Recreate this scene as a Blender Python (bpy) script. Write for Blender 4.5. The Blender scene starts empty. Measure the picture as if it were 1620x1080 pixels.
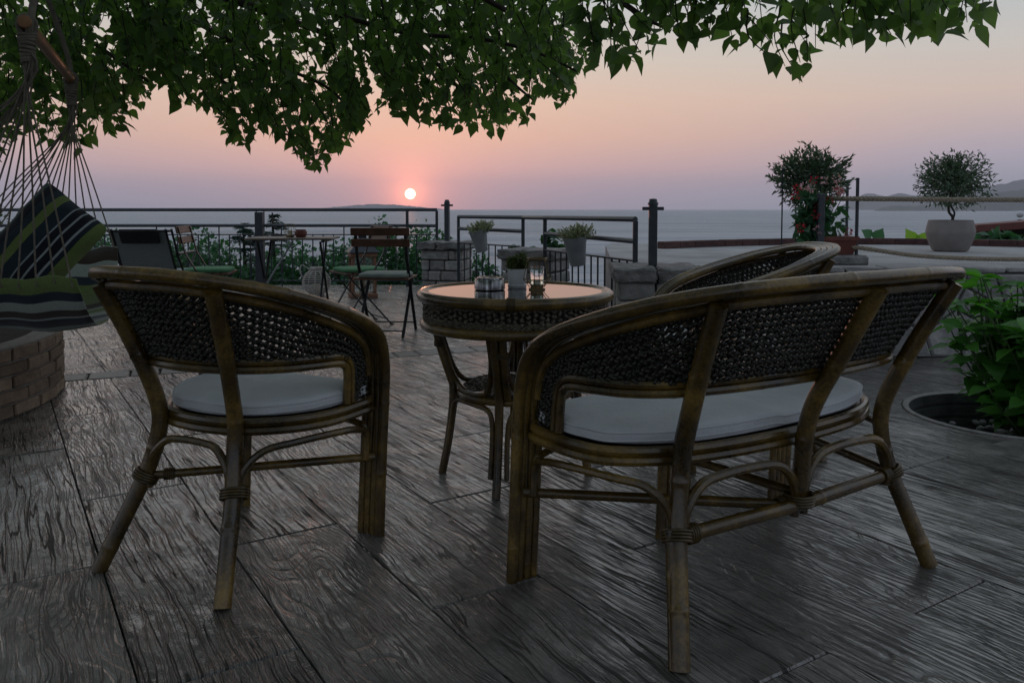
import bpy, bmesh, math, random
import numpy as np
from mathutils import Vector, Matrix, Quaternion

R = math.radians
rng = random.Random(7)
SC = bpy.context.scene
COL = SC.collection

# ------------------------------------------------------------------ camera
TILT = 0.05
FPX = 1290.0
cam_d = bpy.data.cameras.new('camera')
cam = bpy.data.objects.new('camera', cam_d)
COL.objects.link(cam)
cam.location = (0, 0, 1.0)
cam.rotation_euler = (math.pi / 2 - TILT, 0, 0)
cam_d.sensor_width = 36.0
cam_d.lens = 36.0 * FPX / 1620.0
cam_d.shift_y = -(540.0 - (330.0 + FPX * math.tan(TILT))) / 1620.0
cam_d.clip_start = 0.05
cam_d.clip_end = 40000
SC.camera = cam

# ------------------------------------------------------------------ sky, sun, exposure
SUN_AZ = R(-7.1)          # from +Y, negative = left
SUN_EL = R(1.02)
SUN_DIR = Vector((math.sin(SUN_AZ) * math.cos(SUN_EL), math.cos(SUN_AZ) * math.cos(SUN_EL), math.sin(SUN_EL)))


def lin(r, g, b):
    f = lambda c: (c / 255 / 12.92) if c <= 10 else (((c / 255) + 0.055) / 1.055) ** 2.4
    return (f(r), f(g), f(b), 1.0)


class NT:
    """small node-tree helper"""
    def __init__(s, tree):
        s.t = tree
        s.n = tree.nodes
        s.l = tree.links

    def add(s, kind, **kw):
        nd = s.n.new(kind)
        for k, v in kw.items():
            setattr(nd, k, v)
        return nd

    def put(s, sock, v):
        if v is None:
            return
        if hasattr(v, 'is_linked') or isinstance(v, bpy.types.NodeSocket):
            s.l.new(v, sock)
        else:
            sock.default_value = v

    def math(s, op, a, b=None, c=None, clamp=False):
        nd = s.add('ShaderNodeMath', operation=op, use_clamp=clamp)
        for i, v in enumerate((a, b, c)):
            if v is not None:
                s.put(nd.inputs[i], v)
        return nd.outputs[0]

    def vmath(s, op, a, b=None, sc=None):
        nd = s.add('ShaderNodeVectorMath', operation=op)
        s.put(nd.inputs[0], a)
        if b is not None:
            s.put(nd.inputs[1], b)
        if sc is not None:
            s.put(nd.inputs[3], sc)
        return nd.outputs['Value'] if op in ('DOT_PRODUCT', 'LENGTH', 'DISTANCE') else nd.outputs[0]

    def noise(s, vec, scale, detail=3.0, rough=0.55, dist=0.0):
        nd = s.add('ShaderNodeTexNoise')
        s.put(nd.inputs['Vector'], vec)
        s.put(nd.inputs['Scale'], scale)
        nd.inputs['Detail'].default_value = detail
        nd.inputs['Roughness'].default_value = rough
        nd.inputs['Distortion'].default_value = dist
        return nd.outputs['Fac']

    def ramp(s, fac, stops, interp='LINEAR'):
        nd = s.add('ShaderNodeValToRGB')
        cr = nd.color_ramp
        cr.interpolation = interp
        while len(cr.elements) < len(stops):
            cr.elements.new(0.5)
        for e, (p, c) in zip(cr.elements, stops):
            e.position = p
            e.color = c if len(c) == 4 else (*c, 1)
        s.put(nd.inputs[0], fac)
        return nd.outputs[0]

    def mix(s, fac, a, b, mode='MIX'):
        nd = s.add('ShaderNodeMix', data_type='RGBA', blend_type=mode)
        s.put(nd.inputs['Factor'], fac)
        s.put(nd.inputs['A'], a) if False else s.put(nd.inputs[6], a)
        s.put(nd.inputs[7], b)
        return nd.outputs[2]

    def maprange(s, v, a, b, c=0.0, d=1.0, smooth=False):
        nd = s.add('ShaderNodeMapRange')
        if smooth:
            nd.interpolation_type = 'SMOOTHSTEP'
        s.put(nd.inputs[0], v)
        for i, q in enumerate((a, b, c, d)):
            s.put(nd.inputs[i + 1], q)
        return nd.outputs[0]


world = bpy.data.worlds.new('World')
SC.world = world
world.use_nodes = True
w = NT(world.node_tree)
w.n.clear()
wo = w.add('ShaderNodeOutputWorld')
wb = w.add('ShaderNodeBackground')
w.l.new(wb.outputs[0], wo.inputs[0])
tc = w.add('ShaderNodeTexCoord')
dirv = w.vmath('NORMALIZE', tc.outputs['Generated'])
sep = w.add('ShaderNodeSeparateXYZ')
w.l.new(dirv, sep.inputs[0])
el = w.math('MAXIMUM', sep.outputs[2], 0.0)
west = w.ramp(el, [(0.0, lin(142, 135, 151)), (0.022, lin(162, 145, 158)), (0.050, lin(193, 159, 158)), (0.085, lin(206, 169, 153)),
                   (0.125, lin(208, 178, 160)), (0.175, lin(197, 185, 173)), (0.24, lin(178, 181, 181)), (0.42, lin(172, 178, 186)), (1.0, lin(138, 149, 164))])
cool = w.ramp(el, [(0.0, lin(130, 136, 150)), (0.030, lin(150, 148, 162)), (0.058, lin(166, 156, 168)), (0.09, lin(184, 165, 165)), (0.125, lin(196, 176, 165)),
                   (0.175, lin(187, 181, 175)), (0.24, lin(168, 176, 180)), (0.42, lin(168, 176, 184)), (1.0, lin(138, 149, 164))])
east = w.ramp(el, [(0.0, lin(120, 128, 144)), (0.1, lin(142, 148, 162)), (0.25, lin(152, 161, 176)), (0.5, lin(152, 162, 176)), (1.0, lin(138, 149, 164))])
flat = w.vmath('NORMALIZE', w.vmath('MULTIPLY', dirv, (1, 1, 0)))
caz = w.vmath('DOT_PRODUCT', flat, (math.sin(SUN_AZ), math.cos(SUN_AZ), 0.0))
side = w.maprange(caz, 0.995, 0.78, 0, 1, smooth=True)
skyc = w.mix(side, west, cool)
skyc = w.mix(w.maprange(caz, 0.72, -0.3, 0, 1, smooth=True), skyc, east)
# aureole round the low sun, then the disc itself
sdot = w.vmath('DOT_PRODUCT', dirv, tuple(SUN_DIR))
ang = w.math('ARCCOSINE', w.math('MINIMUM', sdot, 0.9999999))
dx = w.vmath('DOT_PRODUCT', dirv, (math.cos(SUN_AZ), -math.sin(SUN_AZ), 0.0))
dz = w.math('SUBTRACT', sep.outputs[2], math.sin(SUN_EL))
oval = w.math('SQRT', w.math('ADD', w.math('POWER', w.math('MULTIPLY', dx, 0.62), 2.0), w.math('POWER', dz, 2.0)))
facing = w.math('GREATER_THAN', sdot, 0.0)
g1 = w.math('MULTIPLY', w.math('EXPONENT', w.math('MULTIPLY', oval, -1 / 0.055)), facing)
g2 = w.math('MULTIPLY', w.math('EXPONENT', w.math('MULTIPLY', ang, -1 / 0.017)), facing)
glow1 = w.mix(1.0, (0, 0, 0, 1), (0.36, 0.055, 0.05, 1))
sc1 = w.vmath('SCALE', (0.56, 0.11, 0.0), sc=g1)
sc2 = w.vmath('SCALE', (1.7, 0.40, 0.14), sc=g2)
skyv = w.vmath('ADD', skyc, w.vmath('ADD', sc1, sc2))
disc = w.maprange(ang, 0.0068, 0.0056, 0.0, 1.0, smooth=True)
skyv = w.vmath('ADD', skyv, w.vmath('SCALE', (4.6, 3.3, 2.4), sc=disc))
nish = w.add('ShaderNodeTexSky', sky_type='NISHITA')
nish.sun_disc = False
nish.sun_elevation = SUN_EL
nish.sun_rotation = SUN_AZ
nish.dust_density = 3.0
skyv = w.vmath('ADD', skyv, w.vmath('SCALE', nish.outputs[0], sc=0.006))
w.l.new(skyv, wb.inputs['Color'])
wb.inputs['Strength'].default_value = 1.22

sun_d = bpy.data.lights.new('sun', 'SUN')
sun_d.energy = 0.08
sun_d.angle = R(0.6)
sun_d.color = (1.0, 0.36, 0.2)
sun = bpy.data.objects.new('sun', sun_d)
COL.objects.link(sun)
sun.rotation_euler = (-SUN_DIR).to_track_quat('-Z', 'Y').to_euler()

SC.view_settings.view_transform = 'Standard'
SC.view_settings.look = 'None'
SC.view_settings.exposure = 0.0
SC.view_settings.gamma = 1.0
SC.view_settings.use_curve_mapping = False
SC.cycles.max_bounces = 8
SC.cycles.diffuse_bounces = 3
SC.cycles.volume_bounces = 1
SC.cycles.transparent_max_bounces = 12
SC.cycles.use_adaptive_sampling = False
try:
    SC.cycles.use_denoising = True
except Exception:
    pass

# ------------------------------------------------------------------ geometry helpers
def at(px, py, y):
    """the point at depth y that the photograph shows at pixel px, py"""
    a = (px - 810.0) / FPX
    v = (330.0 + FPX * math.tan(TILT) - py) / FPX
    dy = math.cos(TILT) + v * math.sin(TILT)
    s = y / dy
    return Vector((a * s, y, 1 + (-math.sin(TILT) + v * math.cos(TILT)) * s))


class MB:
    def __init__(s):
        s.v = []
        s.f = []
        s.uv = None

    def add(s, vf, M=None):
        v, f = vf
        o = len(s.v)
        if M is not None:
            v = [tuple(M @ Vector(p)) for p in v]
        s.v.extend([tuple(p) for p in v])
        s.f.extend([tuple(i + o for i in q) for q in f])
        return s


def mk(name, geo, mat, parent=None, smooth=True, loc=None, rotz=None):
    v, f = (geo.v, geo.f) if isinstance(geo, MB) else geo
    me = bpy.data.meshes.new(name)
    me.from_pydata([tuple(map(float, p)) for p in v], [], [tuple(map(int, q)) for q in f])
    me.update()
    if smooth:
        me.polygons.foreach_set('use_smooth', [True] * len(me.polygons))
        me.set_sharp_from_angle(angle=0.75)
    if mat:
        me.materials.append(mat)
    o = bpy.data.objects.new(name, me)
    COL.objects.link(o)
    if parent:
        o.parent = parent
    if loc is not None:
        o.location = loc
    if rotz is not None:
        o.rotation_euler = (0, 0, rotz)
    return o


def np_mesh(name, V, F, mat, parent=None, smooth=True):
    """V (n,3), F (m,k) numpy"""
    me = bpy.data.meshes.new(name)
    k = F.shape[1]
    me.vertices.add(len(V))
    me.vertices.foreach_set('co', np.ascontiguousarray(V, np.float32).ravel())
    me.loops.add(F.size)
    me.loops.foreach_set('vertex_index', np.ascontiguousarray(F, np.int32).ravel())
    me.polygons.add(len(F))
    me.polygons.foreach_set('loop_start', np.arange(0, F.size, k, dtype=np.int32))
    me.polygons.foreach_set('loop_total', np.full(len(F), k, np.int32))
    me.polygons.foreach_set('use_smooth', np.full(len(F), smooth))
    me.update(calc_edges=True)
    me.validate()
    if mat:
        me.materials.append(mat)
    o = bpy.data.objects.new(name, me)
    COL.objects.link(o)
    if parent:
        o.parent = parent
    return o


def thing(name, label, cat, loc=(0, 0, 0), rotz=0.0, group=None):
    o = bpy.data.objects.new(name, None)
    o.empty_display_size = 0.1
    COL.objects.link(o)
    o.location = loc
    o.rotation_euler = (0, 0, rotz)
    o['label'] = label
    o['category'] = cat
    if group:
        o['group'] = group
    return o


def tag(o, label, cat, group=None):
    o['label'] = label
    o['category'] = cat
    if group:
        o['group'] = group
    return o


def kind(o, k):
    o['kind'] = k
    return o


def cr(pts, n=8, closed=False):
    """Catmull-Rom through pts, n samples per span"""
    P = [np.array(p, float) for p in pts]
    N = len(P)
    out = []
    spans = N if closed else N - 1
    for i in range(spans):
        if closed:
            a, b, c, d = P[(i - 1) % N], P[i], P[(i + 1) % N], P[(i + 2) % N]
        else:
            b, c = P[i], P[i + 1]
            a = P[i - 1] if i > 0 else 2 * b - c
            d = P[i + 2] if i + 2 < N else 2 * c - b
        for j in range(n):
            t = j / n
            out.append(0.5 * ((2 * b) + (-a + c) * t + (2 * a - 5 * b + 4 * c - d) * t * t + (-a + 3 * b - 3 * c + d) * t ** 3))
    if not closed:
        out.append(P[-1])
    return np.array(out)


def tube(path, r, seg=8, closed=False, cap=True):
    P = np.array([tuple(p) for p in path], float)
    n = len(P)
    rad = np.full(n, r, float) if np.isscalar(r) else np.array(r, float)
    if closed:
        T = np.roll(P, -1, 0) - np.roll(P, 1, 0)
    else:
        T = np.gradient(P, axis=0)
    T /= np.linalg.norm(T, axis=1)[:, None] + 1e-12
    u = np.cross(T[0], (0, 0, 1.0))
    if np.linalg.norm(u) < 0.1:
        u = np.cross(T[0], (1.0, 0, 0))
    u /= np.linalg.norm(u)
    V = []
    for i in range(n):
        u = u - T[i] * np.dot(u, T[i])
        u /= np.linalg.norm(u) + 1e-12
        b = np.cross(T[i], u)
        for j in range(seg):
            a = 2 * math.pi * j / seg
            V.append(P[i] + rad[i] * (math.cos(a) * u + math.sin(a) * b))
    F = []
    for i in range(n if closed else n - 1):
        k = (i + 1) % n
        for j in range(seg):
            l = (j + 1) % seg
            F.append((i * seg + j, i * seg + l, k * seg + l, k * seg + j))
    if cap and not closed:
        F.append(tuple(range(seg - 1, -1, -1)))
        F.append(tuple((n - 1) * seg + j for j in range(seg)))
    return V, F


def cbox(sx, sy, sz, b=0.004, c=(0, 0, 0)):
    """box with chamfered edges, centred at c"""
    hx, hy, hz = sx / 2, sy / 2, sz / 2
    b = min(b, hx * .9, hy * .9, hz * .9)
    bm = bmesh.new()
    bmesh.ops.create_cube(bm, size=1.0)
    for v in bm.verts:
        v.co = Vector((v.co.x * sx, v.co.y * sy, v.co.z * sz))
    bmesh.ops.bevel(bm, geom=list(bm.edges), offset=b, segments=1, affect='EDGES')
    V = [(v.co.x + c[0], v.co.y + c[1], v.co.z + c[2]) for v in bm.verts]
    for i, v in enumerate(bm.verts):
        v.index = i
    F = [tuple(v.index for v in f.verts) for f in bm.faces]
    bm.free()
    return V, F


def bar(p, q, wx, wz, b=0.002):
    """square-section bar from p to q"""
    p, q = Vector(p), Vector(q)
    d = q - p
    L = d.length
    v, f = cbox(wx, wz, L, b)
    M = Matrix.Translation((p + q) / 2) @ d.to_track_quat('Z', 'Y').to_matrix().to_4x4()
    return [tuple(M @ Vector(k)) for k in v], f


def lathe(prof, seg=24, c=(0, 0, 0)):
    V, F = [], []
    for (r, z) in prof:
        for j in range(seg):
            a = 2 * math.pi * j / seg
            V.append((c[0] + r * math.cos(a), c[1] + r * math.sin(a), c[2] + z))
    for i in range(len(prof) - 1):
        for j in range(seg):
            l = (j + 1) % seg
            F.append((i * seg + j, i * seg + l, (i + 1) * seg + l, (i + 1) * seg + j))
    return V, F


def clip(poly, nx, ny, c):
    """keep the part of a convex polygon with nx*x+ny*y <= c"""
    out = []
    n = len(poly)
    for i in range(n):
        p, q = poly[i], poly[(i + 1) % n]
        a, b = nx * p[0] + ny * p[1] - c, nx * q[0] + ny * q[1] - c
        if a <= 0:
            out.append(p)
        if (a < 0 < b) or (b < 0 < a):
            t = a / (a - b)
            out.append((p[0] + t * (q[0] - p[0]), p[1] + t * (q[1] - p[1])))
    return out


def area(p):
    return 0.5 * abs(sum(p[i][0] * p[(i + 1) % len(p)][1] - p[(i + 1) % len(p)][0] * p[i][1] for i in range(len(p))))


def inset(poly, d):
    n = len(poly)
    s = sum(poly[i][0] * poly[(i + 1) % n][1] - poly[(i + 1) % n][0] * poly[i][1] for i in range(n))
    if s < 0:
        poly = poly[::-1]
    out = list(poly)
    for i in range(n):
        p, q = poly[i], poly[(i + 1) % n]
        ex, ey = q[0] - p[0], q[1] - p[1]
        L = math.hypot(ex, ey)
        if L < 1e-9:
            continue
        nx, ny = ey / L, -ex / L
        out = clip(out, nx, ny, nx * p[0] + ny * p[1] - d)
        if len(out) < 3:
            return []
    return out


def slab(poly, z0, z1, ch=0.006):
    """convex polygon extruded, top edge chamfered"""
    n = len(poly)
    s = sum(poly[i][0] * poly[(i + 1) % n][1] - poly[(i + 1) % n][0] * poly[i][1] for i in range(n))
    if s < 0:
        poly = poly[::-1]
    cx = sum(p[0] for p in poly) / n
    cy = sum(p[1] for p in poly) / n
    top = []
    for p in poly:
        d = math.hypot(p[0] - cx, p[1] - cy) + 1e-9
        k = max(0, 1 - 1.3 * ch / d)
        top.append((cx + (p[0] - cx) * k, cy + (p[1] - cy) * k))
    V = [(*p, z0) for p in poly] + [(*p, z1 - ch) for p in poly] + [(*p, z1) for p in top]
    F = []
    for i in range(n):
        j = (i + 1) % n
        F.append((i, j, n + j, n + i))
        F.append((n + i, n + j, 2 * n + j, 2 * n + i))
    F.append(tuple(2 * n + i for i in range(n)))
    return V, F


# ------------------------------------------------------------------ materials
def mat(name, base=(0.5, 0.5, 0.5), rough=0.5, metal=0.0, spec=0.5, coat=0.0):
    m = bpy.data.materials.new(name)
    m.use_nodes = True
    t = NT(m.node_tree)
    p = t.n['Principled BSDF']
    p.inputs['Base Color'].default_value = (*base, 1)
    p.inputs['Roughness'].default_value = rough
    p.inputs['Metallic'].default_value = metal
    p.inputs['Specular IOR Level'].default_value = spec
    p.inputs['Coat Weight'].default_value = coat
    p.inputs['Coat Roughness'].default_value = 0.15
    return m, t, p


def bump(t, p, h, strength=0.5, dist=0.01):
    b = t.add('ShaderNodeBump')
    b.inputs['Strength'].default_value = strength
    b.inputs['Distance'].default_value = dist
    t.put(b.inputs['Height'], h)
    t.l.new(b.outputs[0], p.inputs['Normal'])
    t.l.new(b.outputs[0], p.inputs['Coat Normal'])


def noisy(name, c1, c2, scale, rough=0.6, metal=0.0, bs=0.0, bd=0.01, spec=0.4, coat=0.0, detail=5, objrand=0.0, rv=0.0, bscale=None):
    m, t, p = mat(name, c1, rough, metal, spec, coat)
    co = t.add('ShaderNodeTexCoord').outputs['Object']
    oi = t.add('ShaderNodeObjectInfo')
    co = t.vmath('ADD', co, t.vmath('SCALE', (17.0, 31.0, 11.0), sc=oi.outputs['Random']))
    f = t.noise(co, scale, detail)
    c = t.ramp(f, [(0.3, c1), (0.7, c2)])
    if objrand:
        k = t.maprange(oi.outputs['Random'], 0, 1, 1 - objrand, 1 + objrand)
        c = t.vmath('SCALE', c, sc=k)
    t.l.new(c, p.inputs['Base Color'])
    if rv:
        t.l.new(t.maprange(f, 0.3, 0.7, rough - rv, rough + rv), p.inputs['Roughness'])
    if bs:
        bump(t, p, t.noise(co, bscale or scale * 3, 6, 0.65), bs, bd)
    return m


def plank_mat():
    m, t, p = mat('stamped concrete plank', rough=0.4)
    co = t.add('ShaderNodeTexCoord').outputs['Object']
    oi = t.add('ShaderNodeObjectInfo')
    rnd = oi.outputs['Random']
    r2 = t.math('FRACT', t.math('MULTIPLY', rnd, 7.31))
    off = t.vmath('SCALE', (37.0, 53.0, 29.0), sc=rnd)
    q = t.vmath('ADD', co, off)
    sx = t.add('ShaderNodeSeparateXYZ')
    t.l.new(co, sx.inputs[0])
    # fibre lines along Y, irregular in width and spacing, gently bent; some planks carry cathedral figures
    slow = t.noise(t.vmath('MULTIPLY', q, (1.6, 0.75, 1.0)), 1.0, 2.5, 0.5)
    fine = t.noise(t.vmath('MULTIPLY', q, (7.0, 6.0, 1.0)), 1.0, 3, 0.55)
    bend = t.math('ADD', t.math('MULTIPLY', slow, t.maprange(r2, 0, 1, 0.10, 0.34)), t.math('MULTIPLY', fine, t.maprange(r2, 0, 1, 0.014, 0.034)))
    sy = t.add('ShaderNodeSeparateXYZ')
    t.l.new(q, sy.inputs[0])
    cb = t.add('ShaderNodeCombineXYZ')
    t.l.new(t.math('ADD', sy.outputs[0], bend), cb.inputs[0])
    t.l.new(t.math('MULTIPLY', sy.outputs[1], 0.030), cb.inputs[1])
    depth_n = t.noise(t.vmath('MULTIPLY', q, (5.0, 1.6, 1.0)), 1.5, 3)

    def contour(scale, w0, w1):
        ln = t.noise(cb.outputs[0], scale, 1.5, 0.5)
        hi_ = t.maprange(depth_n, 0.3, 0.7, w0, w1)
        return t.maprange(t.math('ABSOLUTE', t.math('SUBTRACT', ln, 0.5)), t.math('MULTIPLY', hi_, 0.30), hi_, 1.0, 0.0, smooth=True)
    groove = t.math('MAXIMUM', contour(34.0, 0.013, 0.024), t.math('MULTIPLY', contour(78.0, 0.025, 0.045), 0.5))
    warp = t.noise(t.vmath('MULTIPLY', q, (3.0, 0.8, 1.0)), 1.2, 2.0, 0.45)
    ph = t.math('ADD', t.math('MULTIPLY', t.math('ADD', sx.outputs[0], t.math('MULTIPLY', fine, 0.022)), 78.0), t.math('MULTIPLY', warp, 46.0))
    tri = t.math('PINGPONG', ph, 1.0)
    cath = t.math('MULTIPLY', t.maprange(tri, 0.0, 0.42, 1.0, 0.0, smooth=True), t.math('MULTIPLY', t.maprange(r2, 0.60, 0.80, 0.0, 0.5), t.maprange(depth_n, 0.35, 0.6, 0.3, 1.0)))
    groove = t.math('MAXIMUM', t.math('MULTIPLY', groove, t.maprange(r2, 0.45, 0.9, 1.0, 0.7)), cath)
    # short fibre ticks
    fib = t.noise(t.vmath('MULTIPLY', q, (85.0, 5.0, 1.0)), 1.6, 4, 0.65)
    tick = t.maprange(fib, 0.54, 0.66, 0.0, 1.0, smooth=True)
    blotch = t.noise(q, 5.0, 5, 0.6)
    grit = t.noise(q, 140.0, 3, 0.6)
    und = t.noise(t.vmath('MULTIPLY', q, (1.0, 0.6, 1.0)), 7.0, 3)
    h = t.math('MULTIPLY', groove, -1.0)
    h = t.math('ADD', h, t.math('MULTIPLY', tick, -0.14))
    h = t.math('ADD', h, t.math('MULTIPLY', und, 1.8))
    h = t.math('ADD', h, t.math('MULTIPLY', grit, 0.10))
    bump(t, p, h, 1.0, 0.0075)
    k = t.maprange(rnd, 0, 1, 0.8, 1.2)
    top = t.ramp(blotch, [(0.28, (0.092, 0.084, 0.075)), (0.50, (0.165, 0.152, 0.137)), (0.72, (0.285, 0.265, 0.240))])
    top = t.vmath('SCALE', top, sc=k)
    dark = t.math('MAXIMUM', groove, t.math('MULTIPLY', tick, 0.22))
    c = t.mix(t.math('MULTIPLY', dark, 0.74), top, (0.008, 0.008, 0.008, 1))
    t.l.new(c, p.inputs['Base Color'])
    rg = t.math('ADD', t.maprange(blotch, 0.3, 0.7, 0.15, 0.33), t.math('MULTIPLY', dark, 0.25))
    t.l.new(rg, p.inputs['Roughness'])
    dry = t.math('SUBTRACT', 1.0, t.math('MULTIPLY', dark, 0.92))
    t.l.new(t.math('MULTIPLY', dry, 0.8), p.inputs['Specular IOR Level'])
    t.l.new(t.math('MULTIPLY', dry, t.maprange(blotch, 0.35, 0.65, 0.85, 0.2)), p.inputs['Coat Weight'])
    p.inputs['Coat Roughness'].default_value = 0.20
    return m


def rattan_mat():
    m, t, p = mat('varnished rattan', rough=0.29, coat=0.22)
    co = t.add('ShaderNodeTexCoord').outputs['Object']
    f = t.noise(co, 6.5, 5, 0.62)
    f2 = t.noise(co, 120.0, 3, 0.6)
    ff = t.math('ADD', t.math('MULTIPLY', f, 0.7), t.math('MULTIPLY', f2, 0.3))
    c = t.ramp(ff, [(0.34, (0.010, 0.006, 0.002)), (0.50, (0.074, 0.043, 0.008)), (0.66, (0.235, 0.142, 0.026))])
    t.l.new(c, p.inputs['Base Color'])
    t.l.new(t.maprange(f, 0.3, 0.7, 0.22, 0.42), p.inputs['Roughness'])
    bump(t, p, f2, 0.15, 0.002)
    return m


def leaf_mat(name, c1, c2, trans=0.35, rough=0.45):
    m, t, p = mat(name, c1, rough, spec=0.35)
    co = t.add('ShaderNodeTexCoord').outputs['Object']
    oi = t.add('ShaderNodeObjectInfo')
    geo = t.add('ShaderNodeNewGeometry')
    r = t.math('FRACT', t.math('ADD', geo.outputs['Random Per Island'], t.math('MULTIPLY', oi.outputs['Random'], 3.7)))
    n = t.noise(co, 1.3, 3)
    c = t.mix(t.math('ADD', t.math('MULTIPLY', r, 0.6), t.math('MULTIPLY', n, 0.4)), (*c1, 1), (*c2, 1))
    t.l.new(c, p.inputs['Base Color'])
    tr = t.add('ShaderNodeBsdfTranslucent')
    t.l.new(t.vmath('MULTIPLY', c, (1.25, 1.55, 0.6)), tr.inputs[0])
    mx = t.add('ShaderNodeMixShader')
    mx.inputs[0].default_value = trans
    t.l.new(p.outputs[0], mx.inputs[1])
    t.l.new(tr.outputs[0], mx.inputs[2])
    t.l.new(mx.outputs[0], t.n['Material Output'].inputs[0])
    return m


def stripes(name, stops, rough=0.9):
    m, t, p = mat(name, rough=rough, spec=0.15)
    uv = t.add('ShaderNodeTexCoord').outputs['UV']
    sx = t.add('ShaderNodeSeparateXYZ')
    t.l.new(uv, sx.inputs[0])
    co = t.add('ShaderNodeTexCoord').outputs['Object']
    c = t.ramp(t.math('FRACT', sx.outputs[1]), stops, 'CONSTANT')
    wv = t.noise(co, 260.0, 2)
    c = t.vmath('SCALE', c, sc=t.maprange(wv, 0.3, 0.7, 0.75, 1.2))
    t.l.new(c, p.inputs['Base Color'])
    p.inputs['Sheen Weight'].default_value = 0.2
    bump(t, p, t.math('ADD', t.noise(co, 12.0, 3), t.math('MULTIPLY', wv, 0.15)), 0.45, 0.012)
    return m


M_PLANK = plank_mat()
M_BASE = noisy('joint mortar', (0.012, 0.011, 0.011), (0.028, 0.026, 0.025), 20, 0.8)
M_PAVER = noisy('paver', (0.11, 0.105, 0.097), (0.24, 0.23, 0.21), 18, 0.42, bs=0.8, bd=0.006, objrand=0.25, rv=0.1)
M_RATTAN = rattan_mat()
M_BIND = noisy('rattan peel binding', (0.025, 0.016, 0.006), (0.095, 0.062, 0.018), 60, 0.4)
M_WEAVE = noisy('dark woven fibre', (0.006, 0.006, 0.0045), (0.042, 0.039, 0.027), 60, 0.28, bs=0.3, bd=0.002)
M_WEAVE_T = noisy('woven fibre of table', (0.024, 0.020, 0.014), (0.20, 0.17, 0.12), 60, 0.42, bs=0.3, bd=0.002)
M_CUSH = noisy('white cotton cushion', (0.47, 0.48, 0.49), (0.55, 0.56, 0.565), 6, 0.9, bs=0.6, bd=0.020, spec=0.1, bscale=7)
M_IRON = noisy('dark painted iron', (0.018, 0.022, 0.026), (0.034, 0.040, 0.046), 25, 0.5, bs=0.2, bd=0.002)
M_IRON2 = noisy('grey painted iron rail', (0.028, 0.034, 0.040), (0.048, 0.057, 0.065), 25, 0.42, bs=0.1, bd=0.002)
M_BLACK = noisy('black iron', (0.010, 0.010, 0.011), (0.020, 0.020, 0.021), 25, 0.45)
M_STONE = noisy('limestone block', (0.20, 0.19, 0.175), (0.40, 0.385, 0.36), 9, 0.85, bs=0.9, bd=0.02, objrand=0.22)
M_CAP = noisy('rough limestone slab', (0.12, 0.115, 0.108), (0.30, 0.288, 0.27), 8, 0.85, bs=1.0, bd=0.03, objrand=0.12)
M_FLAG = noisy('pale flagstone', (0.17, 0.166, 0.158), (0.36, 0.345, 0.33), 6, 0.8, bs=1.0, bd=0.022, objrand=0.22)
M_MORTAR = noisy('grey mortar', (0.05, 0.048, 0.046), (0.11, 0.105, 0.10), 30, 0.9, bs=0.6, bd=0.01)
M_LMORTAR = noisy('sandy mortar', (0.20, 0.18, 0.16), (0.30, 0.275, 0.245), 30, 0.9, bs=0.6, bd=0.01)
M_CONC = noisy('weathered concrete', (0.25, 0.25, 0.245), (0.42, 0.415, 0.405), 2.2, 0.8, bs=0.8, bd=0.012, bscale=30, detail=9)
M_BRICK = noisy('old brick', (0.17, 0.115, 0.078), (0.30, 0.215, 0.15), 14, 0.85, bs=0.8, bd=0.012, objrand=0.3)
M_REDBRICK = noisy('dark red brick', (0.055, 0.026, 0.024), (0.10, 0.048, 0.042), 14, 0.8, bs=0.6, bd=0.01, objrand=0.2)
M_TERRA = noisy('terracotta', (0.10, 0.03, 0.022), (0.16, 0.05, 0.036), 10, 0.7, bs=0.2)
M_TAUPE = noisy('ribbed taupe planter', (0.17, 0.15, 0.14), (0.24, 0.215, 0.20), 8, 0.7, bs=0.2)
M_GALV = noisy('zinc bucket', (0.28, 0.30, 0.31), (0.42, 0.44, 0.45), 7, 0.55, 0.2)
M_WHITEP = noisy('white ceramic', (0.50, 0.51, 0.52), (0.62, 0.63, 0.64), 5, 0.4)
M_SOIL = noisy('soil', (0.02, 0.014, 0.010), (0.05, 0.036, 0.025), 60, 0.95, bs=1.0, bd=0.02)
M_PEBBLE = noisy('pebble', (0.09, 0.088, 0.084), (0.26, 0.25, 0.24), 12, 0.7, objrand=0.4)
M_RING = noisy('concrete well ring', (0.05, 0.052, 0.052), (0.12, 0.122, 0.12), 10, 0.8, bs=0.7, bd=0.015)
m, t, p = mat('brushed steel', (0.3, 0.3, 0.3), 0.26, 1.0)
co_ = t.add('ShaderNodeTexCoord').outputs['Object']
t.l.new(t.ramp(t.noise(t.vmath('MULTIPLY', co_, (1.0, 1.0, 0.02)), 70.0, 4), [(0.35, (0.06, 0.06, 0.06)), (0.5, (0.22, 0.22, 0.22)), (0.62, (0.55, 0.55, 0.55))]), p.inputs['Base Color'])  # vertical streak highlights painted into the base colour of the steel
M_STEEL = m
M_ROPE = noisy('natural rope', (0.20, 0.165, 0.12), (0.34, 0.285, 0.21), 60, 0.9, bs=0.6, bd=0.006)
M_CORD = noisy('hammock cord', (0.14, 0.12, 0.095), (0.24, 0.21, 0.165), 40, 0.9)
M_BARW = noisy('oiled wood bar', (0.26, 0.12, 0.05), (0.40, 0.20, 0.09), 14, 0.45, bs=0.2, bd=0.003)
M_SLAT = noisy('brown stained slat', (0.075, 0.035, 0.02), (0.14, 0.065, 0.036), 16, 0.5, bs=0.3, bd=0.003)
M_TABW = noisy('grey brown table slat', (0.11, 0.085, 0.068), (0.19, 0.15, 0.12), 16, 0.55, bs=0.3, bd=0.003)
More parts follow.
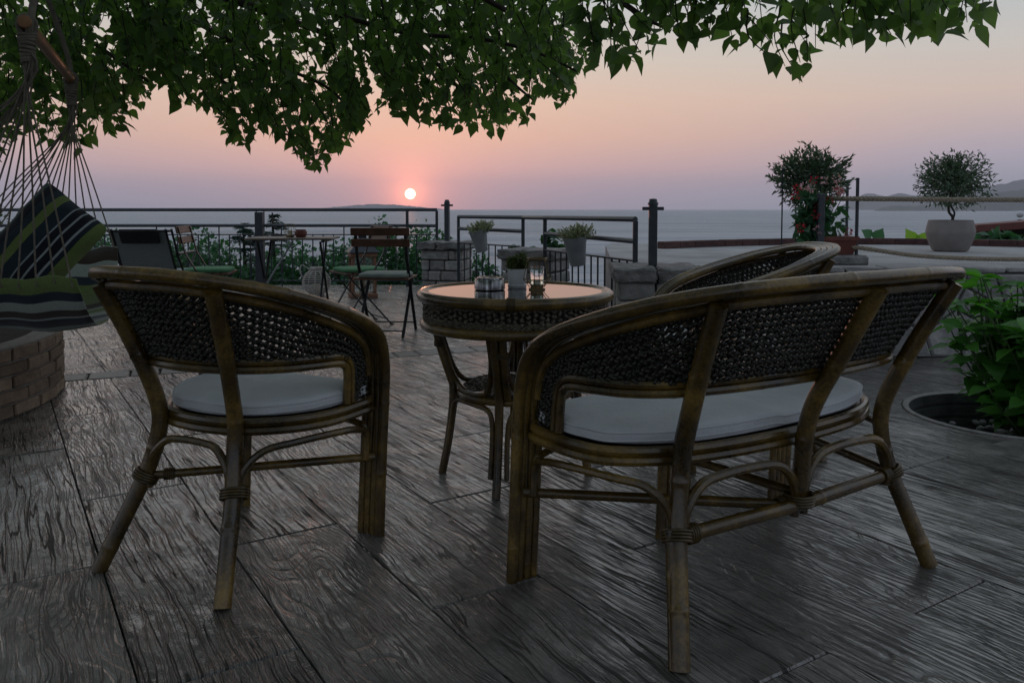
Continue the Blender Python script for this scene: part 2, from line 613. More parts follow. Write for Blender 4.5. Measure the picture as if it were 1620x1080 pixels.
M_LANW = noisy('lantern wood', (0.16, 0.075, 0.04), (0.26, 0.13, 0.075), 16, 0.6, bs=0.3, bd=0.003)
M_GREENC = noisy('green seat pad', (0.055, 0.17, 0.075), (0.085, 0.24, 0.11), 12, 0.85, bs=0.3, bd=0.004)
M_GREYC = noisy('grey green seat pad', (0.17, 0.20, 0.17), (0.25, 0.285, 0.245), 12, 0.85, bs=0.3, bd=0.004)
M_SLING = noisy('grey mesh sling', (0.17, 0.195, 0.195), (0.25, 0.28, 0.28), 90, 0.7)
M_SLINGP = noisy('black headrest pad', (0.012, 0.013, 0.014), (0.022, 0.023, 0.024), 30, 0.8)
M_WICK = noisy('whitewashed wicker', (0.30, 0.275, 0.24), (0.46, 0.43, 0.39), 30, 0.8)
M_WAX = noisy('cream candle wax', (0.58, 0.52, 0.40), (0.66, 0.60, 0.48), 10, 0.5)
M_BRASS = noisy('aged brass', (0.13, 0.095, 0.045), (0.22, 0.16, 0.08), 30, 0.42, 0.8)
M_BARK = noisy('tree bark', (0.035, 0.028, 0.022), (0.085, 0.07, 0.055), 12, 0.9, bs=1.0, bd=0.03)
M_STEM = noisy('green stem', (0.05, 0.08, 0.03), (0.09, 0.13, 0.05), 20, 0.6)
M_LEAF = leaf_mat('mulberry leaf', (0.060, 0.105, 0.045), (0.19, 0.28, 0.105), 0.60)
M_HYD = leaf_mat('hydrangea leaf', (0.032, 0.125, 0.024), (0.14, 0.38, 0.060), 0.40, 0.38)
M_OLIVE = leaf_mat('olive leaf', (0.045, 0.075, 0.046), (0.10, 0.145, 0.095), 0.22)
M_BUSH = leaf_mat('broad bush leaf', (0.024, 0.082, 0.040), (0.070, 0.185, 0.088), 0.30)
M_BUSH2 = leaf_mat('dark tree leaf', (0.024, 0.078, 0.040), (0.062, 0.165, 0.080), 0.28)
M_CEDAR = leaf_mat('cedar needle', (0.022, 0.055, 0.042), (0.048, 0.098, 0.074), 0.15)
M_LAV = leaf_mat('dry lavender', (0.20, 0.205, 0.15), (0.40, 0.39, 0.29), 0.25, 0.8)
M_THYME = leaf_mat('thyme leaf', (0.045, 0.07, 0.020), (0.11, 0.125, 0.04), 0.25)
M_LIME = leaf_mat('lime green leaf', (0.16, 0.30, 0.03), (0.26, 0.42, 0.06), 0.45)
M_PETAL = leaf_mat('red petal', (0.30, 0.012, 0.025), (0.52, 0.03, 0.07), 0.25, 0.6)
M_PETALP = leaf_mat('pink petal', (0.55, 0.28, 0.36), (0.70, 0.42, 0.50), 0.25, 0.6)
M_HILL = noisy('forested hill', (0.035, 0.05, 0.04), (0.06, 0.08, 0.06), 0.004, 0.95)
M_SLOPE = noisy('scrubby slope', (0.03, 0.045, 0.02), (0.06, 0.075, 0.035), 0.6, 0.95)
M_ROOFR = noisy('dark red roof edge', (0.10, 0.03, 0.026), (0.16, 0.05, 0.04), 6, 0.6)
M_DARKW = noisy('dark timber', (0.02, 0.017, 0.015), (0.045, 0.038, 0.033), 8, 0.7)

m, t, p = mat('table glass', (0.02, 0.02, 0.02), 0.03, spec=0.5)
p.inputs['IOR'].default_value = 2.3
co_ = t.add('ShaderNodeTexCoord').outputs['Object']
t.l.new(t.maprange(t.noise(co_, 9.0, 4), 0.3, 0.7, 0.02, 0.06), p.inputs['Roughness'])
M_GLASS = m
m, t, p = mat('clear glass', (0.9, 0.95, 0.93), 0.02)
p.inputs['Transmission Weight'].default_value = 1.0
p.inputs['IOR'].default_value = 1.45
M_CLEAR = m
m, t, p = mat('sea water', (0.10, 0.135, 0.16), 0.40, spec=0.5)
co_ = t.add('ShaderNodeTexCoord').outputs['Object']
wv1 = t.noise(t.vmath('MULTIPLY', co_, (0.30, 1.0, 1.0)), 0.16, 5, 0.62)
wv2 = t.noise(t.vmath('MULTIPLY', co_, (0.25, 1.0, 1.0)), 0.020, 4, 0.55)
wv3 = t.noise(t.vmath('MULTIPLY', co_, (0.12, 1.0, 1.0)), 0.004, 4, 0.6)
bump(t, p, t.math('ADD', t.math('ADD', wv1, t.math('MULTIPLY', wv2, 5.0)), t.math('MULTIPLY', wv3, 14.0)), 1.0, 3.4)
t.l.new(t.maprange(wv3, 0.35, 0.65, 0.42, 0.60), p.inputs['Roughness'])
t.l.new(t.ramp(t.math('ADD', t.math('MULTIPLY', wv2, 0.5), t.math('MULTIPLY', wv3, 0.5)), [(0.35, (0.17, 0.20, 0.23)), (0.62, (0.36, 0.39, 0.42))]), p.inputs['Base Color'])
M_SEA = m
STR_FAB = [(0.0, (0.14, 0.19, 0.06)), (0.10, (0.02, 0.032, 0.045)), (0.17, (0.34, 0.37, 0.33)), (0.26, (0.055, 0.04, 0.03)), (0.34, (0.34, 0.36, 0.33)),
           (0.37, (0.013, 0.014, 0.020)), (0.52, (0.30, 0.33, 0.28)), (0.66, (0.13, 0.17, 0.06)), (0.74, (0.25, 0.28, 0.22)), (0.78, (0.05, 0.04, 0.025)), (0.86, (0.13, 0.16, 0.065))]
M_HAMM = stripes('striped hammock cloth', STR_FAB)
STR_PIL = [(0.0, (0.13, 0.18, 0.055)), (0.15, (0.018, 0.026, 0.036)), (0.21, (0.30, 0.33, 0.34)), (0.235, (0.012, 0.013, 0.019)), (0.33, (0.30, 0.33, 0.34)), (0.355, (0.013, 0.014, 0.020)),
           (0.44, (0.26, 0.29, 0.31)), (0.46, (0.018, 0.030, 0.040)), (0.60, (0.14, 0.18, 0.055)), (0.70, (0.020, 0.032, 0.042)), (0.80, (0.012, 0.013, 0.019)), (0.9, (0.05, 0.08, 0.07))]
M_PILL = stripes('striped pillow cloth', STR_PIL)

# ------------------------------------------------------------------ the floor: stamped planks, brick band, planter hole
PSI = -0.568
PD = np.array([math.sin(PSI), math.cos(PSI)])       # along a plank
QD = np.array([math.cos(PSI), -math.sin(PSI)])      # across
HOLE_C, HOLE_R = (2.44, 3.92), 0.46
HOLE_OUT = HOLE_R + 0.035
U0, PW, PLN = 0.235, 0.3333, 1.32
BAND_A = np.array([-2.66, 4.66])
BANDANG = R(22.6)
BD = np.array([math.cos(BANDANG), math.sin(BANDANG)])
BN = np.array([-math.sin(BANDANG), math.cos(BANDANG)])
BW = 0.21


def minus_disc(poly, c, r, n=40):
    """polygon minus a disc, as convex pieces"""
    out = []
    for i in range(n):
        a0, a1 = 2 * math.pi * i / n, 2 * math.pi * (i + 1) / n
        q = clip(poly, math.sin(a0), -math.cos(a0), math.sin(a0) * c[0] - math.cos(a0) * c[1])
        if len(q) < 3:
            continue
        q = clip(q, -math.sin(a1), math.cos(a1), -math.sin(a1) * c[0] + math.cos(a1) * c[1])
        if len(q) < 3:
            continue
        am = (a0 + a1) / 2
        d = r * math.cos((a1 - a0) / 2)
        q = clip(q, -math.cos(am), -math.sin(am), -(math.cos(am) * c[0] + math.sin(am) * c[1]) - d)
        if len(q) >= 3 and area(q) > 1e-5:
            out.append(q)
    return out


base = MB()
for pc in minus_disc([(-10, -5), (1.35, -5), (1.35, 5.7), (-0.9, 10.7), (-10, 10.7)], HOLE_C, HOLE_OUT - 0.02) + \
        minus_disc([(1.35, -5), (9, -5), (9, 5.7), (1.35, 5.7)], HOLE_C, HOLE_OUT - 0.02):
    base.add(([(*q, -0.016) for q in pc], [tuple(range(len(pc)))]))
bv = [(-10, -5, -.016), (9, -5, -.016), (9, 5.7, -.016), (1.35, 5.7, -.016), (-0.9, 10.7, -.016), (-10, 10.7, -.016)]
bv2 = [(x, y, -0.6) for x, y, z in bv]
base.add((bv + bv2, [(i, (i + 1) % 6, 6 + (i + 1) % 6, 6 + i) for i in range(6)]))
floor = kind(mk('floor', base, M_BASE, smooth=False), 'structure')
floor['label'] = 'dark stamped concrete terrace floor with wood grain planks'

gap = 0.0035
full_plank = None
nplank = 0
ca, sa = math.cos(-PSI), math.sin(-PSI)


def in_view(x, y, m=0.6):
    return 0.6 < y and abs(x) < 0.64 * y + m


for k in range(-16, 22):
    uc = U0 + (k + 0.5) * PW
    offv = 0.47 if k % 2 == 0 else 1.13
    if k < 0:
        offv = 0.52 if k % 2 == 0 else 1.20
    for j in range(-8, 9):
        v0 = offv + j * PLN
        vc = v0 + PLN / 2
        cx, cy = QD * uc + PD * vc
        if not in_view(cx, cy, 0.9) or cy > 11.2 or cy < 0.8:
            continue
        w2, l2 = PW / 2 - gap / 2, PLN / 2 - gap / 2
        loc = [(-w2, -l2), (w2, -l2), (w2, l2), (-w2, l2)]
        wpoly = [tuple(QD * (uc + a) + PD * (vc + b)) for a, b in loc]
        pieces = [wpoly]
        # terrace edge
        if cx < 1.5:
            ex, ey = 2.25, -5.0     # direction of the edge from (-0.9,10.62) to (1.35,5.62)
            L = math.hypot(ex, ey)
            nx, ny = -ey / L, ex / L
            pieces = [clip(pp, nx, ny, nx * -0.9 + ny * 10.62) for pp in pieces]
            pieces = [clip(pp, 0, 1, 10.66) for pp in pieces if len(pp) > 2]
        else:
            pieces = [clip(pp, 0, 1, 5.6) for pp in pieces]
        # the brick band crosses the planks
        cband = float(BN @ BAND_A)
        sp = []
        for pp in pieces:
            if len(pp) < 3:
                continue
            a = clip(pp, BN[0], BN[1], cband - gap)
            b = clip(pp, -BN[0], -BN[1], -(cband + BW + gap))
            sp += [z for z in (a, b) if len(z) > 2 and area(z) > 1e-3]
        for pp in sp:
            z1 = rng.uniform(-0.0012, 0.0012)
            near = min(math.hypot(q[0] - HOLE_C[0], q[1] - HOLE_C[1]) for q in pp + [(cx, cy)]) < HOLE_OUT + 0.9
            tol = lambda q: (float(np.dot(QD, q) - uc), float(np.dot(PD, q) - vc))
            lp = [tol(q) for q in pp]
            cut = minus_disc(pp, HOLE_C, HOLE_OUT) if near else None
            if cut is not None and abs(sum(area(c) for c in cut) - area(pp)) > 1e-3:
                g = MB()
                for c in cut:
                    c2 = [tol(q) for q in c]
                    n = len(c2)
                    g.add(([(*q, 0.0) for q in c2] + [(*q, -0.016) for q in c2], [tuple(range(n))] + [(i, n + i, n + (i + 1) % n, (i + 1) % n) for i in range(n)]))
                o = mk('plank', g, M_PLANK, floor, smooth=False)
            elif abs(area(lp) - 4 * w2 * l2) < 1e-4:
                if full_plank is None:
                    o = mk('plank', slab(loc, -0.016, 0.0, 0.004), M_PLANK, floor, smooth=False)
                    full_plank = o.data
                else:
                    o = bpy.data.objects.new('plank', full_plank)
                    COL.objects.link(o)
                    o.parent = floor
            else:
                o = mk('plank', slab(lp, -0.016, 0.0, 0.004), M_PLANK, floor, smooth=False)
            o.location = (cx, cy, z1)
            o.rotation_euler = (0, 0, -PSI)
            nplank += 1

s = -3.0
while s < 4.2:
    for row in (0, 1):
        pass
    ln = rng.uniform(0.13, 0.24)
    c = BAND_A + BD * (s + ln / 2) + BN * BW / 2
    if in_view(c[0], c[1], 0.4):
        hw, hl = BW / 2 - 0.004, ln / 2 - 0.006
        jit = lambda: rng.uniform(-0.004, 0.004)
        poly = [(-hl + jit(), -hw), (hl + jit(), -hw), (hl + jit(), hw), (-hl + jit(), hw)]
        o = mk('paver', slab(poly, -0.016, 0.001, 0.010), M_PAVER, floor, smooth=False)
        o.location = (c[0], c[1], rng.uniform(-0.001, 0.001))
        o.rotation_euler = (0, 0, BANDANG)
    s += ln

# planter hole with concrete ring and pebbles
ring = thing('planter_ring', 'round sunken concrete planter ring in the floor under the leafy bush', 'planter', (HOLE_C[0], HOLE_C[1], 0))
mk('collar', lathe([(HOLE_OUT - 0.006, -0.02), (HOLE_OUT - 0.006, 0.004), (HOLE_OUT - 0.014, 0.009), (HOLE_R + 0.012, 0.009), (HOLE_R, 0.0)], 56), M_PAVER, ring)
mk('well_wall', lathe([(HOLE_R, 0.0), (HOLE_R - .002, -0.05), (HOLE_R + .006, -0.056), (HOLE_R + .006, -0.066), (HOLE_R - .002, -0.072), (HOLE_R - .002, -0.12), (HOLE_R + .006, -0.126), (HOLE_R + .006, -0.136), (HOLE_R - .002, -0.142), (HOLE_R - .004, -0.2)], 56), M_RING, ring)
mk('soil', ([(0, 0, -0.15)] + [(HOLE_R * math.cos(a * math.pi / 20), HOLE_R * math.sin(a * math.pi / 20), -0.172) for a in range(40)], [(0, 1 + a, 1 + (a + 1) % 40) for a in range(40)]), M_SOIL, ring)
bm = bmesh.new()
bmesh.ops.create_icosphere(bm, subdivisions=2, radius=1.0)
for v in bm.verts:
    v.co *= 1 + 0.12 * math.sin(5 * v.co.x + 3 * v.co.y)
peb_me = bpy.data.meshes.new('pebble')
bm.to_mesh(peb_me)
bm.free()
peb_me.polygons.foreach_set('use_smooth', [True] * len(peb_me.polygons))
peb_me.materials.append(M_PEBBLE)
for i in range(120):
    a, rr = rng.uniform(0, 6.283), HOLE_R * math.sqrt(rng.random()) * 0.92
    o = bpy.data.objects.new('pebble', peb_me)
    COL.objects.link(o)
    o.parent = ring
    o.location = (rr * math.cos(a), rr * math.sin(a), -0.155 + rng.uniform(0, 0.02))
    s_ = rng.uniform(0.016, 0.032)
    o.scale = (s_, s_ * rng.uniform(.7, 1), s_ * rng.uniform(.5, .75))
    o.rotation_euler = (rng.uniform(-.3, .3), rng.uniform(-.3, .3), rng.uniform(0, 6))

# ------------------------------------------------------------------ land, sea, far hills
SEA_Z = -15.0
sea = mk('sea', ([(-11500, 20, SEA_Z), (11500, 20, SEA_Z), (11500, 11800, SEA_Z), (-11500, 11800, SEA_Z)], [(0, 1, 2, 3)]), M_SEA, smooth=False)
kind(sea, 'structure')
V, F = [], []
nx_, ny_ = 60, 26
for j in range(ny_):
    yy = -30 + 90 * j / (ny_ - 1)
    for i in range(nx_):
        xx = -60 + 120 * i / (nx_ - 1)
        z = -1.2 if yy < 10 else -1.2 - (yy - 10) * 0.42
        z += 0.35 * math.sin(xx * .7 + yy * .31) + 0.25 * math.sin(xx * .23 - yy * .9)
        V.append((xx, yy, max(z, -16.5)))
for j in range(ny_ - 1):
    for i in range(nx_ - 1):
        a = j * nx_ + i
        F.append((a, a + 1, a + nx_ + 1, a + nx_))
kind(mk('hillside', (V, F), M_SLOPE), 'structure')


def ridge(name, dist, prof, depth, seed):
    rr = random.Random(seed)
    xs = np.linspace(prof[0][0], prof[-1][0], 110)
    hs = np.interp(xs, [q[0] for q in prof], [q[1] for q in prof])
    V, F = [], []
    for i, (x, yp) in enumerate(zip(xs, hs)):
        h = (330 - yp) / FPX * dist + 1 + rr.uniform(-1, 1) * dist * 0.00035
        X = (x - 810) / FPX * dist
        for q, (dy, hh) in enumerate(((-0.35 * depth, SEA_Z - 6), (-0.22 * depth, SEA_Z + (h - SEA_Z) * 0.35), (0, h), (0.25 * depth, SEA_Z + (h - SEA_Z) * 0.5), (0.4 * depth, SEA_Z - 6))):
            V.append((X * (1 + dy / dist), dist + dy, hh + (rr.uniform(-.04, .04) * (h - SEA_Z) if 0 < q < 4 else 0)))
    for i in range(len(xs) - 1):
        for q in range(4):
            a = i * 5 + q
            F.append((a, a + 5, a + 6, a + 1))
    return kind(mk(name, (V, F), M_HILL), 'structure')


ridge('far_hills', 9600, [(1320, 331), (1355, 313), (1372, 305), (1390, 309), (1402, 312), (1424, 305), (1440, 310), (1460, 309), (1490, 303), (1520, 300), (1560, 296), (1600, 288), (1640, 282), (1760, 270), (1900, 300), (2000, 331)], 1500, 3)
ridge('near_hills', 5600, [(1380, 334), (1396, 328), (1412, 325), (1440, 326), (1470, 324), (1520, 319), (1560, 308), (1600, 302), (1640, 296), (1760, 285), (1900, 300), (2000, 334)], 900, 5)
ridge('island', 11200, [(470, 331), (520, 328.5), (560, 325), (590, 323), (625, 324), (660, 327), (690, 330), (705, 331)], 400, 8)

# ------------------------------------------------------------------ stone pillars with iron posts
def jitter_block(sx, sy, sz, seed, amt=0.006, ch=0.008):
    rr = random.Random(seed)
    v, f = cbox(sx, sy, sz, ch)
    return [(x + rr.uniform(-amt, amt), y + rr.uniform(-amt, amt), z + rr.uniform(-amt, amt) * .6) for x, y, z in v], f


def pillar(x, y, rz, sz, h, label, post_h, seed, courses=4, post_off=(0.0, 0.0)):
    t_ = thing('stone_pillar', label, 'pillar', (x, y, 0), rz, 'stone pillars along the terrace edge')
    rr = random.Random(seed)
    cap_h = 0.095
    bh = h - cap_h
    mk('mortar_core', cbox(sz - 0.05, sz - 0.05, bh, .004, (0, 0, bh / 2)), M_MORTAR, t_, smooth=False)
    ch = bh / courses
    for c in range(courses):
        z = ch * (c + 0.5)
        for sidx in range(4):
            cuts = [-sz / 2, rr.uniform(-0.12, 0.12) * sz / 0.55 + (0.06 if c % 2 else -0.06), sz / 2]
            if rr.random() < 0.4:
                cuts = sorted(cuts + [rr.uniform(-.35, .35) * sz])
            cuts = [q for i, q in enumerate(cuts) if i == 0 or q - cuts[i - 1] > 0.06]
            cuts[-1] = sz / 2
            for a, b in zip(cuts[:-1], cuts[1:]):
                o = mk('stone', jitter_block(b - a - 0.012, 0.09, ch - 0.014, rr.random(), 0.006, 0.012), M_STONE, t_, smooth=False)
                q = sidx * math.pi / 2
                mx, my = (a + b) / 2, -(sz / 2 - 0.042 + rr.uniform(-.004, .01))
                o.location = (mx * math.cos(q) - my * math.sin(q), mx * math.sin(q) + my * math.cos(q), z)
                o.rotation_euler = (0, 0, q)
    # cap: two or three rough slabs
    cs = sz + 0.09
    cut = rr.uniform(-.1, .1)
    for a, b in ((-cs / 2, cut), (cut, cs / 2)):
        v, f = cbox(b - a - 0.008, cs, cap_h, 0.012)
        bm = bmesh.new()
        for p_ in v:
            bm.verts.new(p_)
        bm.verts.ensure_lookup_table()
        for q in f:
            bm.faces.new([bm.verts[i] for i in q])
        bmesh.ops.subdivide_edges(bm, edges=list(bm.edges), cuts=3, use_grid_fill=True)
        for v_ in bm.verts:
            n_ = math.sin(v_.co.x * 41 + seed) * math.sin(v_.co.y * 37 + 2 * seed) + math.sin(v_.co.z * 90 + v_.co.x * 60)
            v_.co += Vector((rr.uniform(-1, 1), rr.uniform(-1, 1), rr.uniform(-.5, .5))) * 0.004 + Vector((0, 0, 0.004 * n_))
            if abs(v_.co.z) < 0.04:
                v_.co.x += 0.006 * n_
                v_.co.y += 0.006 * n_
        V_ = [tuple(v_.co) for v_ in bm.verts]
        for i, v_ in enumerate(bm.verts):
            v_.index = i
        F_ = [tuple(v_.index for v_ in q.verts) for q in bm.faces]
        bm.free()
        o = mk('cap_slab', (V_, F_), M_CAP, t_)
        o.location = ((a + b) / 2, 0, h - cap_h / 2)
    if post_h:
        px_, py_ = post_off
        g = MB().add(bar((px_, py_, h - 0.002), (px_, py_, post_h - 0.03), 0.058, 0.058, .004))
        g.add(lathe([(0.0, -.02), (0.036, -.02), (0.036, -0.004), (0.030, 0.0), (0.026, 0.022), (0.0, 0.026)], 12, (px_, py_, post_h - 0.02)))
        mk('iron_post', g, M_IRON2, t_, smooth=False)
        mk('cross_bar', bar((px_ - 0.075, py_, post_h - 0.065), (px_ + 0.075, py_, post_h - 0.065), 0.02, 0.024, .003), M_IRON2, t_, smooth=False)
    return t_


pillar(-0.80, 10.05, R(-12), 0.50, 0.60, 'farthest stone pillar, with an iron post, at the corner of the left railing', 1.105, 11, 4)
pillar(0.245, 8.15, R(-24), 0.52, 0.60, 'middle stone pillar without a post, behind the two buckets', 0, 23, 4)
pillar(1.00, 5.74, R(-4), 0.52, 0.60, 'nearest stone pillar with an iron post, behind the round table', 1.065, 37, 4, (-0.01, -0.02))

# ------------------------------------------------------------------ railings
def scroll(w_, h_):
    """small double scroll of flat iron, in the x-z plane"""
    pts = []
    for i in range(15):
        a = i / 14 * 1.65 * math.pi
        r_ = w_ * (0.5 - 0.32 * i / 14)
        pts.append((w_ * 0.5 - r_ * math.cos(a), 0, h_ * 0.75 + r_ * math.sin(a)))
    return np.array([(0.004, 0, 0)] + pts)


def railing(name, label, group, pts, z_top, z_mid, z_low, z_bot, spacing, tall=0, tops=None, mid_segments=None, scrolls=True, posts=(), rad=0.021):
    o0 = Vector((pts[0][0], pts[0][1], 0))
    t_ = thing(name, label, 'railing', o0, 0, group)
    L = lambda p_: Vector(p_) - o0
    P = [Vector((a, b, 0)) for a, b in pts]
    if z_top:
        zz = z_top if isinstance(z_top, (list, tuple)) else [z_top] * len(P)
        mk('top_rail', tube([L(p_ + Vector((0, 0, z))) for p_, z in zip(P, zz)], rad, 8), M_IRON2, t_)
        zm = z_mid if isinstance(z_mid, (list, tuple)) else [z_mid] * len(P)
        mk('middle_rail', tube([L(p_ + Vector((0, 0, z))) for p_, z in zip(P, zm)], rad * 0.95, 8), M_IRON2, t_)
    for i in range(len(P) - 1):
        a, b = P[i], P[i + 1]
        d = (b - a)
        Ln = d.length
        d.normalize()
        if z_low:
            mk('baluster_rail', bar(L(a + Vector((0, 0, z_low))), L(b + Vector((0, 0, z_low))), 0.034, 0.014), M_IRON, t_, smooth=False)
            mk('bottom_rail', bar(L(a + Vector((0, 0, z_bot))), L(b + Vector((0, 0, z_bot))), 0.03, 0.014), M_IRON, t_, smooth=False)
            n = int(Ln / spacing)
            for k in range(1, n):
                q = a + d * (Ln * k / n)
                zt = z_low
                if tall and k % tall == 0 and z_top:
                    zt = (z_mid if not isinstance(z_mid, (list, tuple)) else z_mid[0])
                mk('baluster', bar(L(q + Vector((0, 0, 0.0 if (tall and k % tall == 0) else z_bot))), L(q + Vector((0, 0, zt))), 0.014, 0.014, .002), M_IRON, t_, smooth=False)
                if scrolls and k % 3 == 0:
                    g = MB()
                    for sg in (-1, 1):
                        for base_z, fl in ((z_bot + 0.09, 1), ):
                            s_ = scroll(0.055, 0.15)
                            pth = [L(q + d * (sg * (x + 0.008)) + Vector((0, 0, base_z + z))) for x, _, z in s_]
                            g.add(tube(pth, 0.0055, 5))
                    mk('scroll', g, M_IRON, t_)
    for (x, y, z0, z1, wd) in posts:
        mk('post', bar(L(Vector((x, y, z0))), L(Vector((x, y, z1))), wd, wd, .004), M_IRON2 if wd < .06 else M_IRON, t_, smooth=False)
    return t_


FY = 10.5
railing('terrace_railing', 'long grey iron railing with balusters along the left terrace edge', None,
        [(-8.6, FY), (-1.36, FY), (-0.955, 10.36)], 0.985, 0.782, 0.665, 0.07, 0.134, 6,
        posts=((-3.23, FY - .06, -0.012, 0.955, 0.10), (-1.345, FY - .03, -0.012, 0.97, 0.036), (-0.955, 10.36, 0.6, 0.975, 0.034), (-3.29, FY, 0.78, 0.975, 0.014), (-3.19, FY, 0.78, 0.975, 0.014)))
railing('terrace_railing', 'short iron railing between the farthest and the middle stone pillar', None,
        [(-0.63, 9.60), (0.115, 8.52)], [0.905, 0.908], [0.766, 0.764], 0.60, 0.07, 0.12, posts=((-0.63, 9.60, -0.012, 0.90, 0.034), (0.115, 8.52, 0.0, 0.90, 0.036)))
railing('terrace_railing', 'short iron railing between the middle and the nearest stone pillar', None,
        [(0.312, 7.72), (0.92, 6.08)], [0.914, 0.921], [0.764, 0.757], 0.61, 0.07, 0.12, posts=((0.312, 7.72, -0.012, 0.905, 0.036), (0.92, 6.08, 0.0, 0.91, 0.036)))
mk('link_rail', tube([(0.115, 8.52, 0.908), (0.312, 7.72, 0.914)], 0.0205, 8), M_IRON2)
tag(bpy.data.objects['link_rail'], 'bare iron hand rail bridging over the middle stone pillar', 'railing')

# ------------------------------------------------------------------ raised terrace on the right
TZ = 0.57
WY = 5.46
terr = MB()
tp = [(1.42, WY + 0.06), (9.0, WY + 0.06), (9.0, 12.0), (5.9, 10.2), (1.25, 10.2), (1.10, 9.6), (0.82, 6.7), (0.98, 6.22), (1.42, 6.15)]
n = len(tp)
terr.add(([(*q, TZ) for q in tp] + [(*q, -1.0) for q in tp], [tuple(range(n))] + [(i, n + i, n + (i + 1) % n, (i + 1) % n) for i in range(n)]))
kind(mk('terrace', terr, M_CONC, smooth=False), 'structure')

wall = thing('retaining_wall', 'low wall of irregular pale flagstones behind the wicker loveseat', 'wall', (1.42, WY, 0))
mk('mortar_bed', cbox(7.4, 0.05, TZ - 0.004, .003, (3.7, 0.012, TZ / 2)), M_MORTAR, wall, smooth=False)
rw = random.Random(5)
WX, WZ = 3.4, 0.565
seeds = [(WX * (i + 0.5 + rw.uniform(-.42, .42)) / 13, WZ * (j + 0.5 + rw.uniform(-.40, .40)) / 3) for i in range(13) for j in range(3)]
for i, a in enumerate(seeds):
    poly = [(0, 0), (WX, 0), (WX, WZ), (0, WZ)]
    for j, b in enumerate(seeds):
        if i == j:
            continue
        nx, ny = b[0] - a[0], b[1] - a[1]
        poly = clip(poly, nx, ny, (b[0] ** 2 + b[1] ** 2 - a[0] ** 2 - a[1] ** 2) / 2)
        if len(poly) < 3:
            break
    poly = inset(poly, 0.0055) if len(poly) > 2 else []
    if len(poly) > 2 and area(poly) > 0.002:
        cx = sum(q[0] for q in poly) / len(poly)
        cz = sum(q[1] for q in poly) / len(poly)
        v, f = slab([(q[0] - cx, q[1] - cz) for q in poly], 0, 0.034 + rw.uniform(0, 0.024), 0.014)
        o = mk('stone', ([(x, -z, y) for x, y, z in v], [q[::-1] for q in f][::1]), M_FLAG, wall, smooth=False)
        o.location = (cx, 0.012, cz)
for i in range(12):
    ln = 0.27
    o = mk('coping_stone', jitter_block(ln - 0.012, 0.2, 0.035, i + 100, 0.005, 0.008), M_FLAG, wall, smooth=False)
    o.location = (0.14 + i * ln, 0.085, TZ + 0.018)

# dark red brick kerb along the far side of the raised terrace
kb = thing('brick_kerb', 'curved kerb of dark red bricks along the far terrace edge', 'kerb', (1.3, 9.3, TZ))
kp = cr([(1.60, 8.75), (2.3, 9.25), (3.4, 9.75), (4.6, 9.75), (5.4, 9.35), (6.4, 8.7), (7.4, 8.0)], 30)
acc = 0.0
last = kp[0]
for a, b in zip(kp[:-1], kp[1:]):
    acc += np.linalg.norm(b - a)
    if acc > 0.235:
        c = (last + b) / 2
        d = b - last
        o = mk('brick', jitter_block(np.linalg.norm(d) - 0.002, 0.11, 0.075, acc, 0.003, 0.006), M_REDBRICK, kb, smooth=False)
        o.location = (c[0] - 1.3, c[1] - 9.3, 0.0375)
        o.rotation_euler = (0, 0, math.atan2(d[1], d[0]))
        last = b
        acc = 0.0

# ------------------------------------------------------------------ rope fence on the raised terrace
RP = [(2.655, 6.28), (3.0, 7.3)]
posts_xy = [((2.655, 6.28), 'thin iron rope post nearest the loveseat, on the raised terrace'), ((3.02, 7.36), 'thin iron rope post just behind the front one, on the raised terrace'),
            ((6.6, 6.5), 'thin iron rope post at the far right end of the ropes')]
for (x, y), lb in posts_xy:
    g = MB().add(tube([(0, 0, TZ - 0.02), (0, 0, 1.235)], 0.0135, 8)).add(lathe([(0.03, 0), (0.03, .008), (0, .008)], 10, (0, 0, TZ)))
    o = mk('rope_post', g, M_IRON2, loc=(x, y, 0))
    tag(o, lb, 'post', 'iron rope posts on the raised terrace')


def rope(pts, r):
    P = cr(pts, 40)
    g = MB()
    T = np.gradient(P, axis=0)
    T /= np.linalg.norm(T, axis=1)[:, None]
    S = np.concatenate([[0], np.cumsum(np.linalg.norm(np.diff(P, axis=0), axis=1))])
    n = int(S[-1] / 0.012)
    si = np.linspace(0, S[-1], n)
    Q = np.stack([np.interp(si, S, P[:, i]) for i in range(3)], 1)
    TT = np.stack([np.interp(si, S, T[:, i]) for i in range(3)], 1)
    u = np.cross(TT, (0, 0, 1.0))
    u /= np.linalg.norm(u, axis=1)[:, None] + 1e-9
    b = np.cross(TT, u)
    for k in range(3):
        a = si / 0.055 * 2 * math.pi / 1.6 + k * 2 * math.pi / 3
        g.add(tube(Q + (r * 0.5) * (np.cos(a)[:, None] * u + np.sin(a)[:, None] * b), r * 0.56, 6))
    return g


o = mk('rope', rope([(2.6, 6.95, 1.085), (2.66, 6.26, 1.075), (3.6, 6.32, 1.068), (5.0, 6.4, 1.07), (6.6, 6.5, 1.09)], 0.02), M_ROPE)
tag(o, 'upper thick rope stretched straight across the pair of iron posts', 'rope')
o = mk('rope', rope([(2.40, 6.5, 0.72), (2.66, 6.26, 0.70), (3.1, 6.28, 0.640), (3.6, 6.31, 0.612), (4.2, 6.35, 0.608), (5.2, 6.41, 0.64), (6.6, 6.5, 0.74)], 0.018), M_ROPE)
tag(o, 'lower thick rope sagging almost to the concrete of the raised terrace', 'rope')

